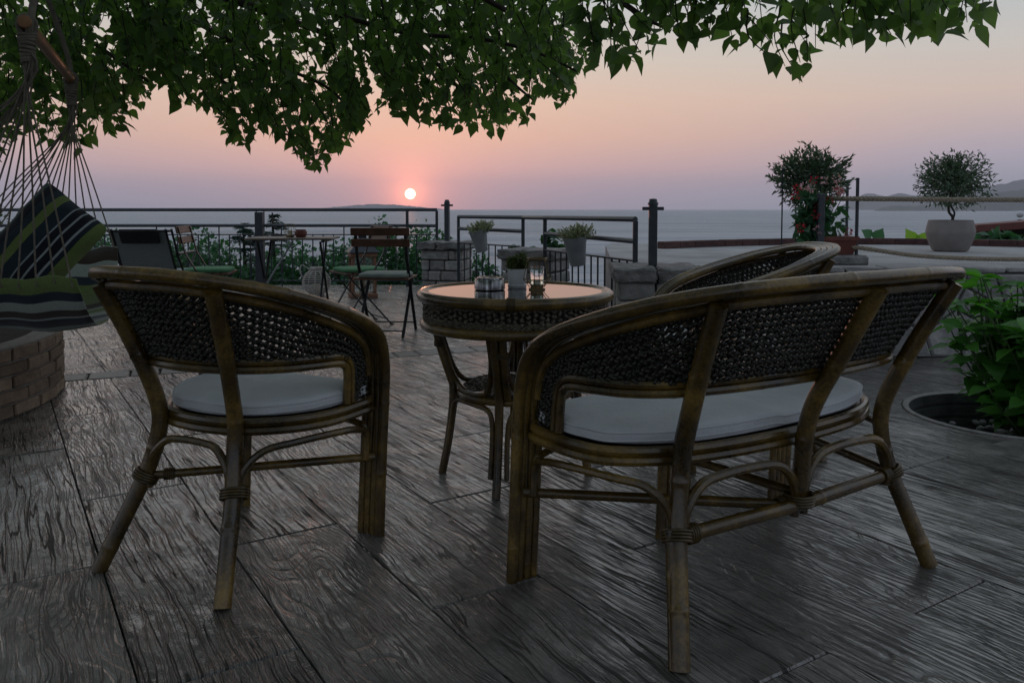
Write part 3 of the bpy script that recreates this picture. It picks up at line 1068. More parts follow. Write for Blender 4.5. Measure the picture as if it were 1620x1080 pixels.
# ------------------------------------------------------------------ foliage helpers
def leaf_tpl(wd=0.42, fold=0.12, droop=0.18, tip=1.0):
    """ovate pointed leaf of unit length along +Y, normal +Z"""
    ts = [0.0, 0.12, 0.34, 0.62, 0.85, 1.0]
    ws = [0.0, 0.62, 1.0, 0.72, 0.28, 0.0]
    V = []
    for t_, w_ in zip(ts, ws):
        z = -droop * t_ * t_
        V.append((0, t_ * tip, z))
    L = len(ts)
    F = []
    for sgn in (-1, 1):
        o = len(V)
        for t_, w_ in list(zip(ts, ws))[1:-1]:
            V.append((sgn * wd * w_ * 0.95, t_ * tip - 0.03, -droop * t_ * t_ + fold * w_))
        k = L - 2
        for i in range(k - 1):
            a, b, c, d = 1 + i, 2 + i, o + i + 1, o + i
            F.append((a, b, c, d) if sgn < 0 else (a, d, c, b))
        F.append((0, 1, o, o) if sgn < 0 else (0, o, 1, 1))
        F.append((L - 2, L - 1, o + k - 1, o + k - 1) if sgn < 0 else (L - 2, o + k - 1, L - 1, L - 1))
    V = np.array(V, float)
    F2 = [tuple(dict.fromkeys(q)) for q in F]
    T = []
    for q in F2:
        if len(q) == 4:
            T += [(q[0], q[1], q[2]), (q[0], q[2], q[3])]
        elif len(q) == 3:
            T.append(q)
    return V, np.array(T, int)


LEAF = leaf_tpl()
LEAFN = leaf_tpl(0.16, 0.05, 0.05)                               # slim olive leaf
QUADL = (np.array([(0, 0, 0), (0.3, 0.45, 0.06), (0, 1, -0.05), (-0.3, 0.45, 0.06)], float), np.array([(0, 1, 2), (0, 2, 3)], int))


QUADW = (np.array([(0, 0, 0), (0.42, 0.45, 0.08), (0, 1, -0.08), (-0.42, 0.45, 0.08)], float), np.array([(0, 1, 2), (0, 2, 3)], int))


def frames(tipdir, normal):
    """rotation matrices with Y = tipdir, Z ~ normal; arrays (n,3)"""
    y = tipdir / (np.linalg.norm(tipdir, axis=1)[:, None] + 1e-9)
    x = np.cross(y, normal)
    x /= np.linalg.norm(x, axis=1)[:, None] + 1e-9
    z = np.cross(x, y)
    return np.stack([x, y, z], 2)            # columns


def leaves_geo(tpl, pos, rot, size):
    V, F = tpl
    n = len(pos)
    W = np.einsum('nij,kj->nki', rot, V) * size[:, None, None] + pos[:, None, :]
    FF = F[None] + (np.arange(n) * len(V))[:, None, None]
    return W.reshape(-1, 3), FF.reshape(-1, 3)


nr = np.random.RandomState(4)


def crown_pts(n, c, rad, hollow=0.55, lumps=7, seed=1):
    """points in a lumpy crown: several overlapping lobes, denser near each lobe's surface"""
    r_ = np.random.RandomState(seed)
    ld = r_.normal(size=(lumps, 3))
    ld /= np.linalg.norm(ld, axis=1)[:, None]
    lc = ld * r_.uniform(0.25, 0.68, (lumps, 1)) * np.array(rad)
    lr = r_.uniform(0.32, 0.58, lumps)
    k = r_.randint(0, lumps, n)
    d = r_.normal(size=(n, 3))
    d /= np.linalg.norm(d, axis=1)[:, None]
    rr = (hollow + (1 - hollow) * r_.uniform(0, 1, n)) * lr[k]
    rr *= 1 + 0.35 * r_.uniform(-1, 1, n) * (r_.uniform(0, 1, n) < 0.35)
    off = d * rr[:, None] * np.array(rad)
    return np.array(c) + lc[k] + off, d


def fill_pts(n, c, rad, seed=1):
    r_ = np.random.RandomState(seed)
    d = r_.normal(size=(n, 3))
    d /= np.linalg.norm(d, axis=1)[:, None]
    ph_ = r_.uniform(0, 6.28, 6)
    bump_ = 0.86 + 0.10 * np.sin(5 * d[:, 0] + ph_[0]) * np.sin(4 * d[:, 2] + ph_[1]) + 0.09 * np.sin(9 * d[:, 1] + ph_[2] + 3 * d[:, 0]) + 0.07 * np.sin(13 * d[:, 2] + ph_[3] + 7 * d[:, 0])
    rr = r_.uniform(0, 1, n) ** (1 / 2.6) * bump_ * (1 + 0.05 * r_.normal(size=n) * (r_.uniform(0, 1, n) < 0.25))
    return np.array(c) + d * rr[:, None] * np.array(rad), d


def crown(name, parent, matl, n, c, rad, size, tpl=QUADL, seed=1, lumps=7, hollow=0.5, droop=0.3):
    pos, d = fill_pts(n, c, rad, seed) if lumps == 22 else crown_pts(n, c, rad, hollow, lumps, seed)
    r_ = np.random.RandomState(seed + 50)
    tipd = d + r_.normal(size=(n, 3)) * 0.7 - np.array((0, 0, droop))
    nor = d * 0.4 + np.array((0, 0, 0.7)) + r_.normal(size=(n, 3)) * 0.55
    W, FF = leaves_geo(tpl, pos, frames(tipd, nor), r_.uniform(0.7, 1.3, n) * size)
    o = np_mesh(name, W, FF, matl, parent)
    o['kind'] = 'stuff'
    return o


def limb(pts, r0, r1, n=6, seg=8):
    P = cr(pts, n)
    return tube(P, np.linspace(r0, r1, len(P)), seg)


# trees and bushes beyond the left railing
def bushy(x, y, zt, rx, label, mt, n, size, seed, rz=None):
    zb = -1.2 - (y - 10) * 0.42
    h = zt - zb
    rz = rz or h * 0.50
    t_ = thing('leafy_tree', label, 'tree', (x, y, zb), 0, 'trees below the left railing')
    rr = random.Random(seed)
    g = MB().add(limb([(0, 0, -0.3), (0.05, 0, h * 0.25), (rr.uniform(-.1, .1), 0, h * 0.6)], 0.09, 0.03))
    for q in range(5):
        a = rr.uniform(0, 6.28)
        g.add(limb([(0.03, 0, h * 0.25), (rx * .4 * math.cos(a), rx * .4 * math.sin(a), h * .5), (rx * .75 * math.cos(a), rx * .75 * math.sin(a), h * rr.uniform(.6, .85))], 0.04, 0.01, 4, 5))
    mk('trunk', g, M_BARK, t_)
    crown('crown', t_, mt, n, (0, 0, h - rz), (rx, rx * 0.8, rz), size, QUADW if mt is not M_OLIVE else QUADL, seed, 22, 0.30)
    return t_


bushes = [(-8.3, 12.6, 1.42, 1.1, 'grey green olive tree rising above the rail behind the hammock', M_OLIVE, 5200, 0.085, 1),
          (-6.6, 12.4, 0.80, 1.3, 'round green tree behind the striped hammock pillow', M_BUSH, 15000, 0.070, 2),
          (-5.35, 12.2, 0.72, 1.2, 'round green tree behind the grey sling chair', M_BUSH2, 15000, 0.070, 3),
          (-4.45, 11.9, 0.74, 0.95, 'round green tree between the sling chair and the left cedar', M_BUSH, 12000, 0.0650, 4),
          (-3.55, 11.7, 0.42, 0.8, 'low green tree under the tips of the two cedars', M_BUSH2, 11000, 0.0650, 5),
          (-2.75, 12.0, 0.62, 1.1, 'low green tree behind the folding table legs', M_BUSH, 15000, 0.070, 6),
          (-1.95, 12.4, 0.80, 0.95, 'light green tree behind the wooden lantern', M_BUSH, 13000, 0.070, 7),
          (-1.2, 12.2, 0.86, 0.85, 'feathery green tree left of the farthest stone pillar', M_BUSH, 12000, 0.0650, 8),
          (-0.40, 11.7, 0.42, 0.62, 'green bush behind the rail between farthest and middle pillar', M_BUSH2, 8000, 0.06, 9)]
for (x, y, zt, rx, lb, mt, n, sz, sd) in bushes:
    bushy(x, y, zt, rx, lb, mt, n, sz, sd)


def cedar(x, y, zt, rmax, label, seed):
    zb = -1.2 - (y - 10) * 0.42
    h = zt - zb
    rr = random.Random(seed)
    t_ = thing('cedar_tree', label, 'tree', (x, y, zb), 0, 'layered cedars below the left railing')
    mk('trunk', limb([(0, 0, -0.3), (0.03, 0, h * .5), (0.0, 0, h * 0.99)], 0.11, 0.012), M_BARK, t_)
    br = MB()
    pos, tip = [], []
    z = h * 0.98
    while z > h * 0.3:
        f = (h - z) / h
        rad = 0.12 + rmax * min(1.0, f * 2.2)
        a = rr.uniform(0, 6.283)
        L = rad * rr.uniform(0.45, 1.12)
        sag = rr.uniform(-0.05, 0.30) * L
        z0 = z + rr.uniform(-.03, .03)
        pts = [(0, 0, z0), (L * .5 * math.cos(a), L * .5 * math.sin(a), z0 + 0.10 * L), (L * math.cos(a), L * math.sin(a), z0 - sag)]
        br.add(limb(pts, 0.012, 0.003, 4, 4))
        C = cr(pts, 9)
        for i_, c in enumerate(C[3:]):
            for w_ in range(5):
                b = a + rr.choice((-1, 1)) * rr.uniform(0.3, 1.3)
                pos.append((c[0] + rr.uniform(-.05, .05), c[1] + rr.uniform(-.05, .05), c[2] + rr.uniform(-.012, .016)))
                tip.append((math.cos(b), math.sin(b), rr.uniform(-.5, .12)))
        z -= rr.uniform(0.018, 0.036) if rr.random() < .8 else rr.uniform(.06, .10)
    mk('branches', br, M_BARK, t_)
    pos, tip = np.array(pos), np.array(tip)
    n = len(pos)
    nor = np.tile((0, 0, 1.0), (n, 1)) + nr.normal(size=(n, 3)) * 0.3
    V = QUADL[0] * np.array((0.42, 1, 1))
    W, FF = leaves_geo((V, QUADL[1]), pos, frames(tip, nor), nr.uniform(0.045, 0.11, n))
    kind(np_mesh('crown', W, FF, M_CEDAR, t_), 'stuff')


cedar(-4.35, 13.2, 0.80, 0.75, 'left one of two layered cedars, in the gap left of the thick rail post', 3)
cedar(-3.70, 12.6, 0.97, 0.78, 'taller layered cedar whose tip shows beside the thick rail post', 4)
cedar(-3.0, 14.5, 0.35, 0.95, 'low layered cedar seen under the folding table top', 9)

# young walnut behind the middle pillar
t_ = thing('young_tree', 'young tree with large leaves poking up behind the middle stone pillar', 'tree', (0.30, 9.35, -1.0))
g = MB()
pos, tip = [], []
rr = random.Random(3)
for q in range(16):
    a = rr.uniform(0, 6.28)
    L = rr.uniform(0.12, 0.40)
    e = (L * math.cos(a), L * .6 * math.sin(a), 1.40 + rr.uniform(-0.02, 0.44) * (1 - L))
    g.add(limb([(0, 0, 0), (e[0] * .3, e[1] * .3, 1.0), e], 0.014, 0.004, 6, 5))
    for k in range(12):
        f = 0.55 + 0.45 * k / 11
        pos.append((e[0] * f, e[1] * f, 1.05 + (e[2] - 1.05) * f))
        b = a + rr.choice((-1, 1)) * rr.uniform(.3, 1.5)
        tip.append((math.cos(b), math.sin(b), rr.uniform(-.8, .2)))
mk('trunk', g, M_BARK, t_)
pos, tip = np.array(pos), np.array(tip)
W, FF = leaves_geo(LEAF, pos, frames(tip, np.tile((0, 0, 1.), (len(pos), 1)) + nr.normal(size=(len(pos), 3)) * .3), nr.uniform(.09, .15, len(pos)))
kind(np_mesh('crown', W, FF, M_BUSH2, t_), 'stuff')

# ------------------------------------------------------------------ planters on the raised terrace
pt = thing('planter_pot', 'big round taupe pot with an olive tree on the raised terrace', 'planter', (4.42, 8.22, TZ))
prof = [(0.0, 0.0), (0.135, 0.0), (0.165, 0.012)]
for i in range(26):
    f = i / 25
    r_ = 0.165 + 0.066 * math.sin(min(1, f * 1.25) * math.pi / 2) - 0.028 * max(0, f - .6) / .4 + (0.0022 if i % 2 else -0.0008)
    prof.append((r_, 0.014 + 0.296 * f))
prof += [(0.196, 0.316), (0.184, 0.314), (0.178, 0.27)]
mk('pot_wall', lathe(prof, 40), M_TAUPE, pt)
mk('soil', lathe([(0.0, 0.272), (0.179, 0.272)], 40), M_SOIL, pt)
ol = thing('olive_tree', 'small olive tree with a round crown growing in the taupe pot', 'tree', (4.42, 8.22, TZ + 0.27))
g = MB().add(limb([(0, 0, -0.01), (0.02, 0, 0.07), (-0.015, 0.01, 0.13), (-0.02, 0, 0.24), (0.02, 0, 0.42)], 0.016, 0.010))
g.add(limb([(0.02, 0, 0.05), (0.035, 0, 0.12), (0.0, 0.01, 0.22), (0.06, 0, 0.36)], 0.011, 0.007))
rr = random.Random(12)
pos, tip = [], []
for q in range(46):
    a = rr.uniform(0, 6.28)
    ph = rr.uniform(-0.25, 1.4)
    L = rr.uniform(0.22, 0.36) * (1.1 if abs(ph) < .6 else 0.9)
    e = np.array((L * math.cos(ph) * math.cos(a), L * math.cos(ph) * math.sin(a) * .9, 0.40 + L * math.sin(ph) * 0.95))
    s0 = np.array((0.02, 0, 0.26 + 0.1 * rr.random()))
    g.add(limb([s0, (s0 + e) / 2 + np.array((0, 0, .02)), e], 0.004, 0.0015, 4, 4))
    C = cr([s0, (s0 + e) / 2 + np.array((0, 0, .02)), e], 9)
    for c in C[5:]:
        for w_ in range(3):
            dd = e - s0
            dd /= np.linalg.norm(dd)
            v = dd * .8 + np.array([rr.gauss(0, .7) for _ in range(3)])
            pos.append(c)
            tip.append(v)
mk('trunk', g, M_BARK, ol)
pos, tip = np.array(pos), np.array(tip)
W, FF = leaves_geo(LEAFN, pos, frames(tip, nr.normal(size=(len(pos), 3))), nr.uniform(.030, .048, len(pos)))
P2, d2 = fill_pts(3400, (0.02, 0, 0.435), (0.40, 0.38, 0.33), 5)
keep_ = nr.uniform(0, 1, len(P2)) < np.clip(1.25 - 0.55 * np.linalg.norm((P2 - np.array((0.02, 0, .435))) / np.array((.4, .38, .33)), axis=1) - 0.5 * (P2[:, 2] < 0.2), 0, 1)
P2, d2 = P2[keep_], d2[keep_]
W2, F2 = leaves_geo(LEAFN, P2, frames(d2 + nr.normal(size=P2.shape) * .8, nr.normal(size=P2.shape)), nr.uniform(.034, .054, len(P2)))
kind(np_mesh('crown', np.concatenate([W, W2]), np.concatenate([FF, F2 + len(W)]), M_OLIVE, ol), 'stuff')

# flower trough with geranium + olive bush at the front left corner of the raised terrace
blk = thing('stone_block', 'low whitish stone block under the terracotta flower trough', 'block', (2.48, 6.35, TZ))
mk('cap_slab', jitter_block(0.46, 0.34, 0.07, 9, 0.006, 0.012), M_CAP, blk, smooth=False, loc=(0, 0, 0.036))
tr = thing('flower_trough', 'terracotta trough with red and pink geraniums by the rope posts', 'planter', (2.51, 6.36, TZ + 0.075))
g = MB()
for (w0, w1, d0, d1, z0, z1) in ((0.24, 0.29, 0.17, 0.21, 0.0, 0.11), (0.31, 0.31, 0.23, 0.23, 0.11, 0.14)):
    V = [(-w0 / 2, -d0 / 2, z0), (w0 / 2, -d0 / 2, z0), (w0 / 2, d0 / 2, z0), (-w0 / 2, d0 / 2, z0), (-w1 / 2, -d1 / 2, z1), (w1 / 2, -d1 / 2, z1), (w1 / 2, d1 / 2, z1), (-w1 / 2, d1 / 2, z1)]
    g.add((V, [(3, 2, 1, 0), (4, 5, 6, 7), (0, 1, 5, 4), (1, 2, 6, 5), (2, 3, 7, 6), (3, 0, 4, 7)]))
mk('trough_wall', g, M_TERRA, tr, smooth=False)
ger = thing('geranium', 'bushy geranium with red and pink blooms in the terracotta trough', 'plant', (2.40, 6.38, TZ + 0.23))
g = MB()
rr = random.Random(21)
for q in range(26):
    a = rr.uniform(0, 6.28)
    e = (0.22 * math.cos(a) * rr.uniform(.2, 1), 0.12 * math.sin(a), rr.uniform(0.1, 0.42))
    g.add(limb([(e[0] * .3, e[1] * .3, -.02), (e[0] * .6, e[1] * .6, e[2] * .5), e], 0.005, 0.003, 4, 5))
mk('stem', g, M_STEM, ger)
crown('foliage', ger, M_BUSH2, 620, (0.0, 0, 0.14), (0.27, 0.15, 0.30), 0.075, LEAF, 31, 9, 0.3)
for q in range(17):
    hgt = rr.uniform(-0.12, 0.44)
    c = np.array((rr.uniform(-0.25, 0.20), -0.12 + rr.uniform(-.06, .06), hgt))
    n = 22
    d = nr.normal(size=(n, 3))
    d /= np.linalg.norm(d, axis=1)[:, None]
    W, FF = leaves_geo(QUADL, c + d * 0.02, frames(d, nr.normal(size=(n, 3))), nr.uniform(.018, .028, n))
    np_mesh('bloom', W, FF, M_PETAL if q % 5 in (0, 2, 3) else M_PETALP, ger)
fo = thing('olive_bush', 'tall wispy olive bush rising above the red geraniums', 'shrub', (2.46, 6.72, TZ))
g = MB()
pos, tip = [], []
for q in range(66):
    a = rr.uniform(0, 6.28)
    ph = rr.uniform(0.0, 1.4)
    L = rr.uniform(0.26, 0.44)
    if rr.random() < .12:
        a, ph, L = rr.uniform(-.5, .5), rr.uniform(-.1, .7), rr.uniform(.36, .50)
    e = np.array((L * math.cos(ph) * math.cos(a) * 0.85 - 0.02, L * math.cos(ph) * math.sin(a) * .7, 0.62 + L * math.sin(ph) * 0.75))
    s0 = np.array((0.0, 0, 0.40 + 0.2 * rr.random()))
    pp = [s0, (s0 + e) / 2 + np.array((0, 0, .02)), e]
    g.add(limb(pp, 0.005, 0.0015, 4, 4))
    for c in cr(pp, 10)[6:]:
        for w_ in range(3):
            dd = (e - s0) / np.linalg.norm(e - s0)
            pos.append(c)
            tip.append(dd * .9 + np.array([rr.gauss(0, .6) for _ in range(3)]))
g.add(limb([(0, 0, 0), (0.02, 0, 0.3), (0, 0, 0.6)], 0.02, 0.008))
mk('trunk', g, M_BARK, fo)
pos, tip = np.array(pos), np.array(tip)
W, FF = leaves_geo(LEAFN, pos, frames(tip, nr.normal(size=(len(pos), 3))), nr.uniform(.030, .050, len(pos)))
P2, d2 = fill_pts(2300, (-0.03, 0, 0.68), (0.33, 0.26, 0.28), 9)
W2, F2 = leaves_geo(LEAFN, P2, frames(d2 + nr.normal(size=P2.shape) * .8, nr.normal(size=P2.shape)), nr.uniform(.034, .058, len(P2)))
kind(np_mesh('crown', np.concatenate([W, W2]), np.concatenate([FF, F2 + len(W)]), M_OLIVE, fo), 'stuff')
o = mk('wooden_stake', bar((0, 0, TZ), (0, 0, 1.115), 0.05, 0.05, .006), M_IRON2, loc=(2.36, 6.24, 0), smooth=False)
tag(o, 'thick dark stake standing among the red geraniums', 'post')
for x, y, h, lb in ((2.19, 6.62, 1.33, 'thin iron rod at the left edge of the geraniums'), (2.33, 6.70, 1.2, 'thin iron rod behind the geraniums, right of the left rod')):
    tag(mk('iron_rod', tube([(0, 0, TZ), (0, 0, h)], 0.006, 8), M_IRON, loc=(x, y, 0)), lb, 'post', 'iron rods by the geraniums')

# large leaves behind the kerb, the hut and its greenery
def big_leaf_plant(x, y, z, specs, label, matl):
    t_ = thing('broad_leaf_plant', label, 'plant', (x, y, z))
    for (dx, dz, sz, az, up) in specs:
        a = R(az)
        tipd = np.array([(math.sin(a), -0.25, math.cos(a))])
        rot = frames(tipd, np.array([(0.15, -1.0, 0.35 + up)]))
        W, FF = leaves_geo(leaf_tpl(0.52, 0.10, 0.15), np.array([(dx, 0, dz)]), rot, np.array([sz]))
        np_mesh('leaf', W, FF, matl, t_)
    mk('stem', limb([(0, 0.03, -0.5), (0.0, 0.02, -0.1), (0.02, 0.01, 0.05)], 0.012, 0.006), M_STEM, t_)


big_leaf_plant(4.58, 10.35, 0.60, [(-0.02, 0.03, 0.17, -50, 0), (0.03, 0.0, 0.18, 30, .2), (0.0, -0.02, 0.16, -95, 0), (0.05, -0.04, 0.13, 80, .3)], 'pair of broad green leaves poking over the kerb left of the taupe pot', M_BUSH)
big_leaf_plant(5.13, 10.35, 0.52, [(-0.03, 0.0, 0.26, -25, 0), (0.05, 0.0, 0.25, 35, .1), (-0.05, -0.06, 0.2, -75, 0)], 'bright lime leaves directly behind the left side of the taupe pot', M_LIME)
hut = thing('garden_hut', 'low dark hut with a dark red roof edge at the right edge', 'hut', (8.85, 13.2, -1.02))
mk('roof', MB().add(bar((-1.35, 0.0, 1.70), (2.2, -1.2, 2.02), 0.30, 0.12, .01)).add(bar((-1.30, 0.55, 1.70), (2.2, -0.65, 2.05), 1.0, 0.06, .01)), M_ROOFR, hut, smooth=False)
for xx in (-1.2, -0.2, 0.8):
    mk('post', bar((xx, 0.02 - (xx + 1.35) * .338, 0), (xx, 0.02 - (xx + 1.35) * .338, 1.66 + (xx + 1.35) * .09), 0.1, 0.1, .01), M_DARKW, hut, smooth=False)
mk('back_wall', cbox(3.6, 0.1, 1.7, .01, (0.5, 0.7, 0.85)), M_DARKW, hut, smooth=False)
hb = thing('leafy_shrub', 'broad leaved shrub growing in front of the dark hut', 'shrub', (7.0, 11.6, -1.0))
crown('foliage', hb, M_BUSH2, 260, (0, 0, 1.48), (0.45, 0.3, 0.22), 0.17, LEAF, 77, 7, 0.3)
mk('stem', limb([(0, 0, 0), (0.03, 0, .7), (0, 0, 1.4)], .03, .01), M_BARK, hb)
o = mk('globe_lamp', MB().add(lathe([(0.001, -.06)] + [(0.06 * math.cos(a), 0.06 * math.sin(a)) for a in np.linspace(-1.4, 1.4, 12)] + [(0.001, .06)], 20)).add(lathe([(0.03, -1.9), (0.03, -.1), (0.05, -.09)], 10)), M_WHITEP, loc=(8.9, 14.3, 0.90))
tag(o, 'white globe lamp on a thin pole above the hut roof', 'lamp')

# ------------------------------------------------------------------ brick planter round the tree
BC, BR_, BH = np.array([-3.63, 3.97]), 1.25, 0.335
bp = thing('brick_planter', 'round low planter wall of old bricks under the hammock', 'planter', (BC[0], BC[1], 0))
mk('mortar_core', lathe([(BR_ - 0.10, 0), (BR_ - 0.014, 0), (BR_ - 0.014, BH - 0.01), (BR_ - 0.10, BH - 0.01)], 72), M_LMORTAR, bp)
rows, bl = 5, 0.215
rh = BH / rows
nb = int(2 * math.pi * BR_ / bl)
brick_me = []
for q in range(4):
    o_ = mk('brick_shape', jitter_block(bl - 0.013, 0.10, rh - 0.012, q + 55, 0.003, 0.006), M_BRICK, smooth=False)
    brick_me.append(o_.data)
    bpy.data.objects.remove(o_)
for r_ in range(rows):
    for k in range(nb):
        a = 2 * math.pi * (k + 0.5 * (r_ % 2)) / nb
        x, y = BR_ * math.cos(a), BR_ * math.sin(a)
        if not (-1.3 < a - (2 * math.pi if a > math.pi else 0) < 1.5):
            continue
        o = bpy.data.objects.new('brick', rng.choice(brick_me))
        COL.objects.link(o)
        o.parent = bp
        rj = BR_ - 0.05 + rng.uniform(-.004, .005)
        o.location = (rj * math.cos(a), rj * math.sin(a), rh * (r_ + 0.5))
        o.rotation_euler = (rng.uniform(-.02, .02), 0, a + math.pi / 2 + rng.uniform(-.012, .012))
mk('coping', lathe([(BR_ - .14, BH - .02), (BR_ - .010, BH - .012), (BR_ - .012, BH + 0.004), (BR_ - .13, BH + 0.006), (BR_ - .14, BH - .02)], 72), M_LMORTAR, bp)
mk('soil', lathe([(0, BH + .03), (BR_ * .5, BH + .022), (BR_ - .125, BH - .008)], 48), M_SOIL, bp)

# ------------------------------------------------------------------ rattan seats
def seat_set(name, label, cat, e, mid, pose, lean, weave_seed, group=None):
    X, Y, ph = pose
    root = thing(name, label, cat, (X, Y, 0), ph, group)
    kx, ky = lean * math.cos(ph), -lean * math.sin(ph)

    def S(P):
        P = np.array([tuple(p_) for p_ in P], float)
        P[:, 0] += kx * P[:, 2]
        P[:, 1] += ky * P[:, 2]
        return P

    def X_(x):
        return math.copysign(abs(x) + e * min(1.0, abs(x) / 0.21), x) if x else 0.0

    nrnd = random.Random(weave_seed * 7 + 1)

    def part(nm, path, r, seg=9, closed=False, m_=None):
        P = np.array([tuple(p_) for p_ in path], float)
        if closed:
            return mk(nm, tube(S(P), r, seg, True), m_ or M_RATTAN, root)
        s_ = np.concatenate([[0], np.cumsum(np.linalg.norm(np.diff(P, axis=0), axis=1))])
        nodes = np.arange(nrnd.uniform(0.04, 0.2), s_[-1] - 0.03, nrnd.uniform(0.20, 0.30))
        ss = np.unique(np.concatenate([s_] + [np.clip(nodes + d_, 0, s_[-1]) for d_ in (-.012, -.006, -.0025, .0025, .006, .012)]))
        ss = ss[np.concatenate([[True], np.diff(ss) > 0.0012])]
        Q = np.stack([np.interp(ss, s_, P[:, i_]) for i_ in range(3)], 1)
        rad = np.full(len(ss), float(r))
        for nd_ in nodes:
            rad *= 1 + 0.085 * np.exp(-((ss - nd_) / 0.006) ** 2)
        rad *= 1 + 0.03 * np.sin(ss * 9 + nrnd.uniform(0, 6))
        return mk(nm, tube(S(Q), rad, seg), m_ or M_RATTAN, root)

    # outer rail: back centre -> arm -> front leg, mirrored
    half = [(0.0, -0.118, 0.842), (0.11, -0.102, 0.840), (0.205, -0.045, 0.826), (0.285, 0.075, 0.795), (0.325, 0.215, 0.752), (0.333, 0.345, 0.708), (0.329, 0.445, 0.664),
            (0.322, 0.512, 0.608), (0.314, 0.546, 0.535), (0.310, 0.557, 0.44), (0.308, 0.557, 0.22), (0.308, 0.557, 0.0)]
    right = [(X_(x), y, z) for x, y, z in half]
    ctrl = [(-x, y, z) for x, y, z in right[:0:-1]] + right
    rail = cr(ctrl, 8)
    T = np.gradient(rail, axis=0)
    T /= np.linalg.norm(T, axis=1)[:, None]
    sgn = np.sign(rail[:, 0] + 1e-9)
    # side vector: flat inward at the back, turning down into the bend, backward on the legs
    cen = np.array((0, 0.33, 0))
    up = np.array((0, 0, 1.0))
    h_in = np.cross(up, T)
    h_in /= np.linalg.norm(h_in, axis=1)[:, None] + 1e-9
    tow = np.stack([-rail[:, 0] * 0.6 / (1 + e * 2), 0.30 - rail[:, 1] * 1, 0 * rail[:, 0]], 1)
    flip = np.sign((h_in * tow).sum(1) + 1e-6)
    h_in *= flip[:, None]
    dirn = np.where(T[:, 2] * 1 <= 0, 1.0, -1.0)     # make tangent run front-ward on both sides
    Tf = T * np.where(rail[:, 0] >= 0, 1, -1)[:, None]
    n_dn = np.stack([0 * Tf[:, 0], Tf[:, 2], -Tf[:, 1]], 1)
    n_dn /= np.linalg.norm(n_dn, axis=1)[:, None] + 1e-9
    wgt = np.clip((rail[:, 1] - 0.12) / 0.30, 0, 1)
    wgt = wgt * wgt * (3 - 2 * wgt)
    vert = np.clip((np.abs(T[:, 2]) - 0.25) / 0.5, 0, 1)[:, None]
    side_v = h_in * (1 - vert) + np.stack([-np.sign(rail[:, 0]), 0 * sgn, 0 * sgn], 1) * vert
    side_v /= np.linalg.norm(side_v, axis=1)[:, None] + 1e-9
    POLES, SPC = 4, 0.0225
    for k in range(POLES):
        P = rail + side_v * (k * SPC) - up * (0.003 * k * (1 - wgt))[:, None]
        part('rail_pole', P, 0.0165 if k == 0 else 0.0122, 9)
    n = len(rail)
    arch = rail[:, 2] > 0.50
    und = (rail + side_v * (SPC * 1.6) - up * (0.034 * (1 - wgt))[:, None] + n_dn * (0.036 * wgt)[:, None])[arch]
    part('under_rail', und, 0.0125, 8)
    # lower back rail, two poles, bending down to the seat in front
    lh = [(0.0, 0.052, 0.602), (0.12, 0.075, 0.600), (0.19, 0.120, 0.597), (0.25, 0.195, 0.593), (0.282, 0.285, 0.589), (0.290, 0.360, 0.583), (0.290, 0.398, 0.567), (0.290, 0.417, 0.535), (0.290, 0.422, 0.44)]
    lr_ = [(X_(x), y, z) for x, y, z in lh]
    low = cr([(-x, y, z) for x, y, z in lr_[:0:-1]] + lr_, 8)
    Tl = np.gradient(low, axis=0)
    Tl /= np.linalg.norm(Tl, axis=1)[:, None]
    Tlf = Tl * np.where(low[:, 0] >= 0, 1, -1)[:, None]
    ndl = np.stack([0 * Tlf[:, 0], Tlf[:, 2], -Tlf[:, 1]], 1)
    ndl /= np.linalg.norm(ndl, axis=1)[:, None] + 1e-9
    wl = np.clip((low[:, 1] - 0.2) / 0.15, 0, 1)
    dn = np.tile((0, 0, -1.0), (len(low), 1)) * (1 - wl)[:, None] + ndl * wl[:, None]
    part('back_rail', low, 0.0105, 8)
    part('back_rail', low + dn * 0.021, 0.0112, 8)
    # woven panel between under rail and lower rail: many small knots
    rs = np.random.RandomState(weave_seed)
    OUT = (rail + side_v * (SPC * 2.3) - up * (0.036 * (1 - wgt))[:, None] + n_dn * (0.022 * wgt)[:, None])
    okm = rail[:, 2] > 0.43
    OUT = OUT[okm]
    def resamp(P, m_):
        s_ = np.concatenate([[0], np.cumsum(np.linalg.norm(np.diff(P, axis=0), axis=1))])
        return np.stack([np.interp(np.linspace(0, s_[-1], m_), s_, P[:, i]) for i in range(3)], 1), s_[-1]
    LOWp = low.copy()
    A_, la = resamp(OUT, 400)
    B_, lb_ = resamp(LOWp, 400)
    step = 0.0096
    cols = int((la + lb_) / 2 / step)
    Vs, Fs = [], []
    # one knot: a short bent strand
    ring_n, sg = 5, 5
    kt = []
    for i in range(ring_n):
        f = i / (ring_n - 1)
        x = (f - 0.5)
        rad = [0.10, 0.25, 0.30, 0.25, 0.10][i]
        for j in range(sg):
            a = 2 * math.pi * j / sg
            kt.append((x, rad * math.cos(a), rad * math.sin(a) + 0.26 * math.cos(math.pi * x)))
    kt = np.array(kt)
    kf = []
    for i in range(ring_n - 1):
        for j in range(sg):
            l = (j + 1) % sg
            kf.append((i * sg + j, i * sg + l, (i + 1) * sg + l))
            kf.append((i * sg + j, (i + 1) * sg + l, (i + 1) * sg + j))
    kf = np.array(kf)
    pos, X1, X2, szs = [], [], [], []
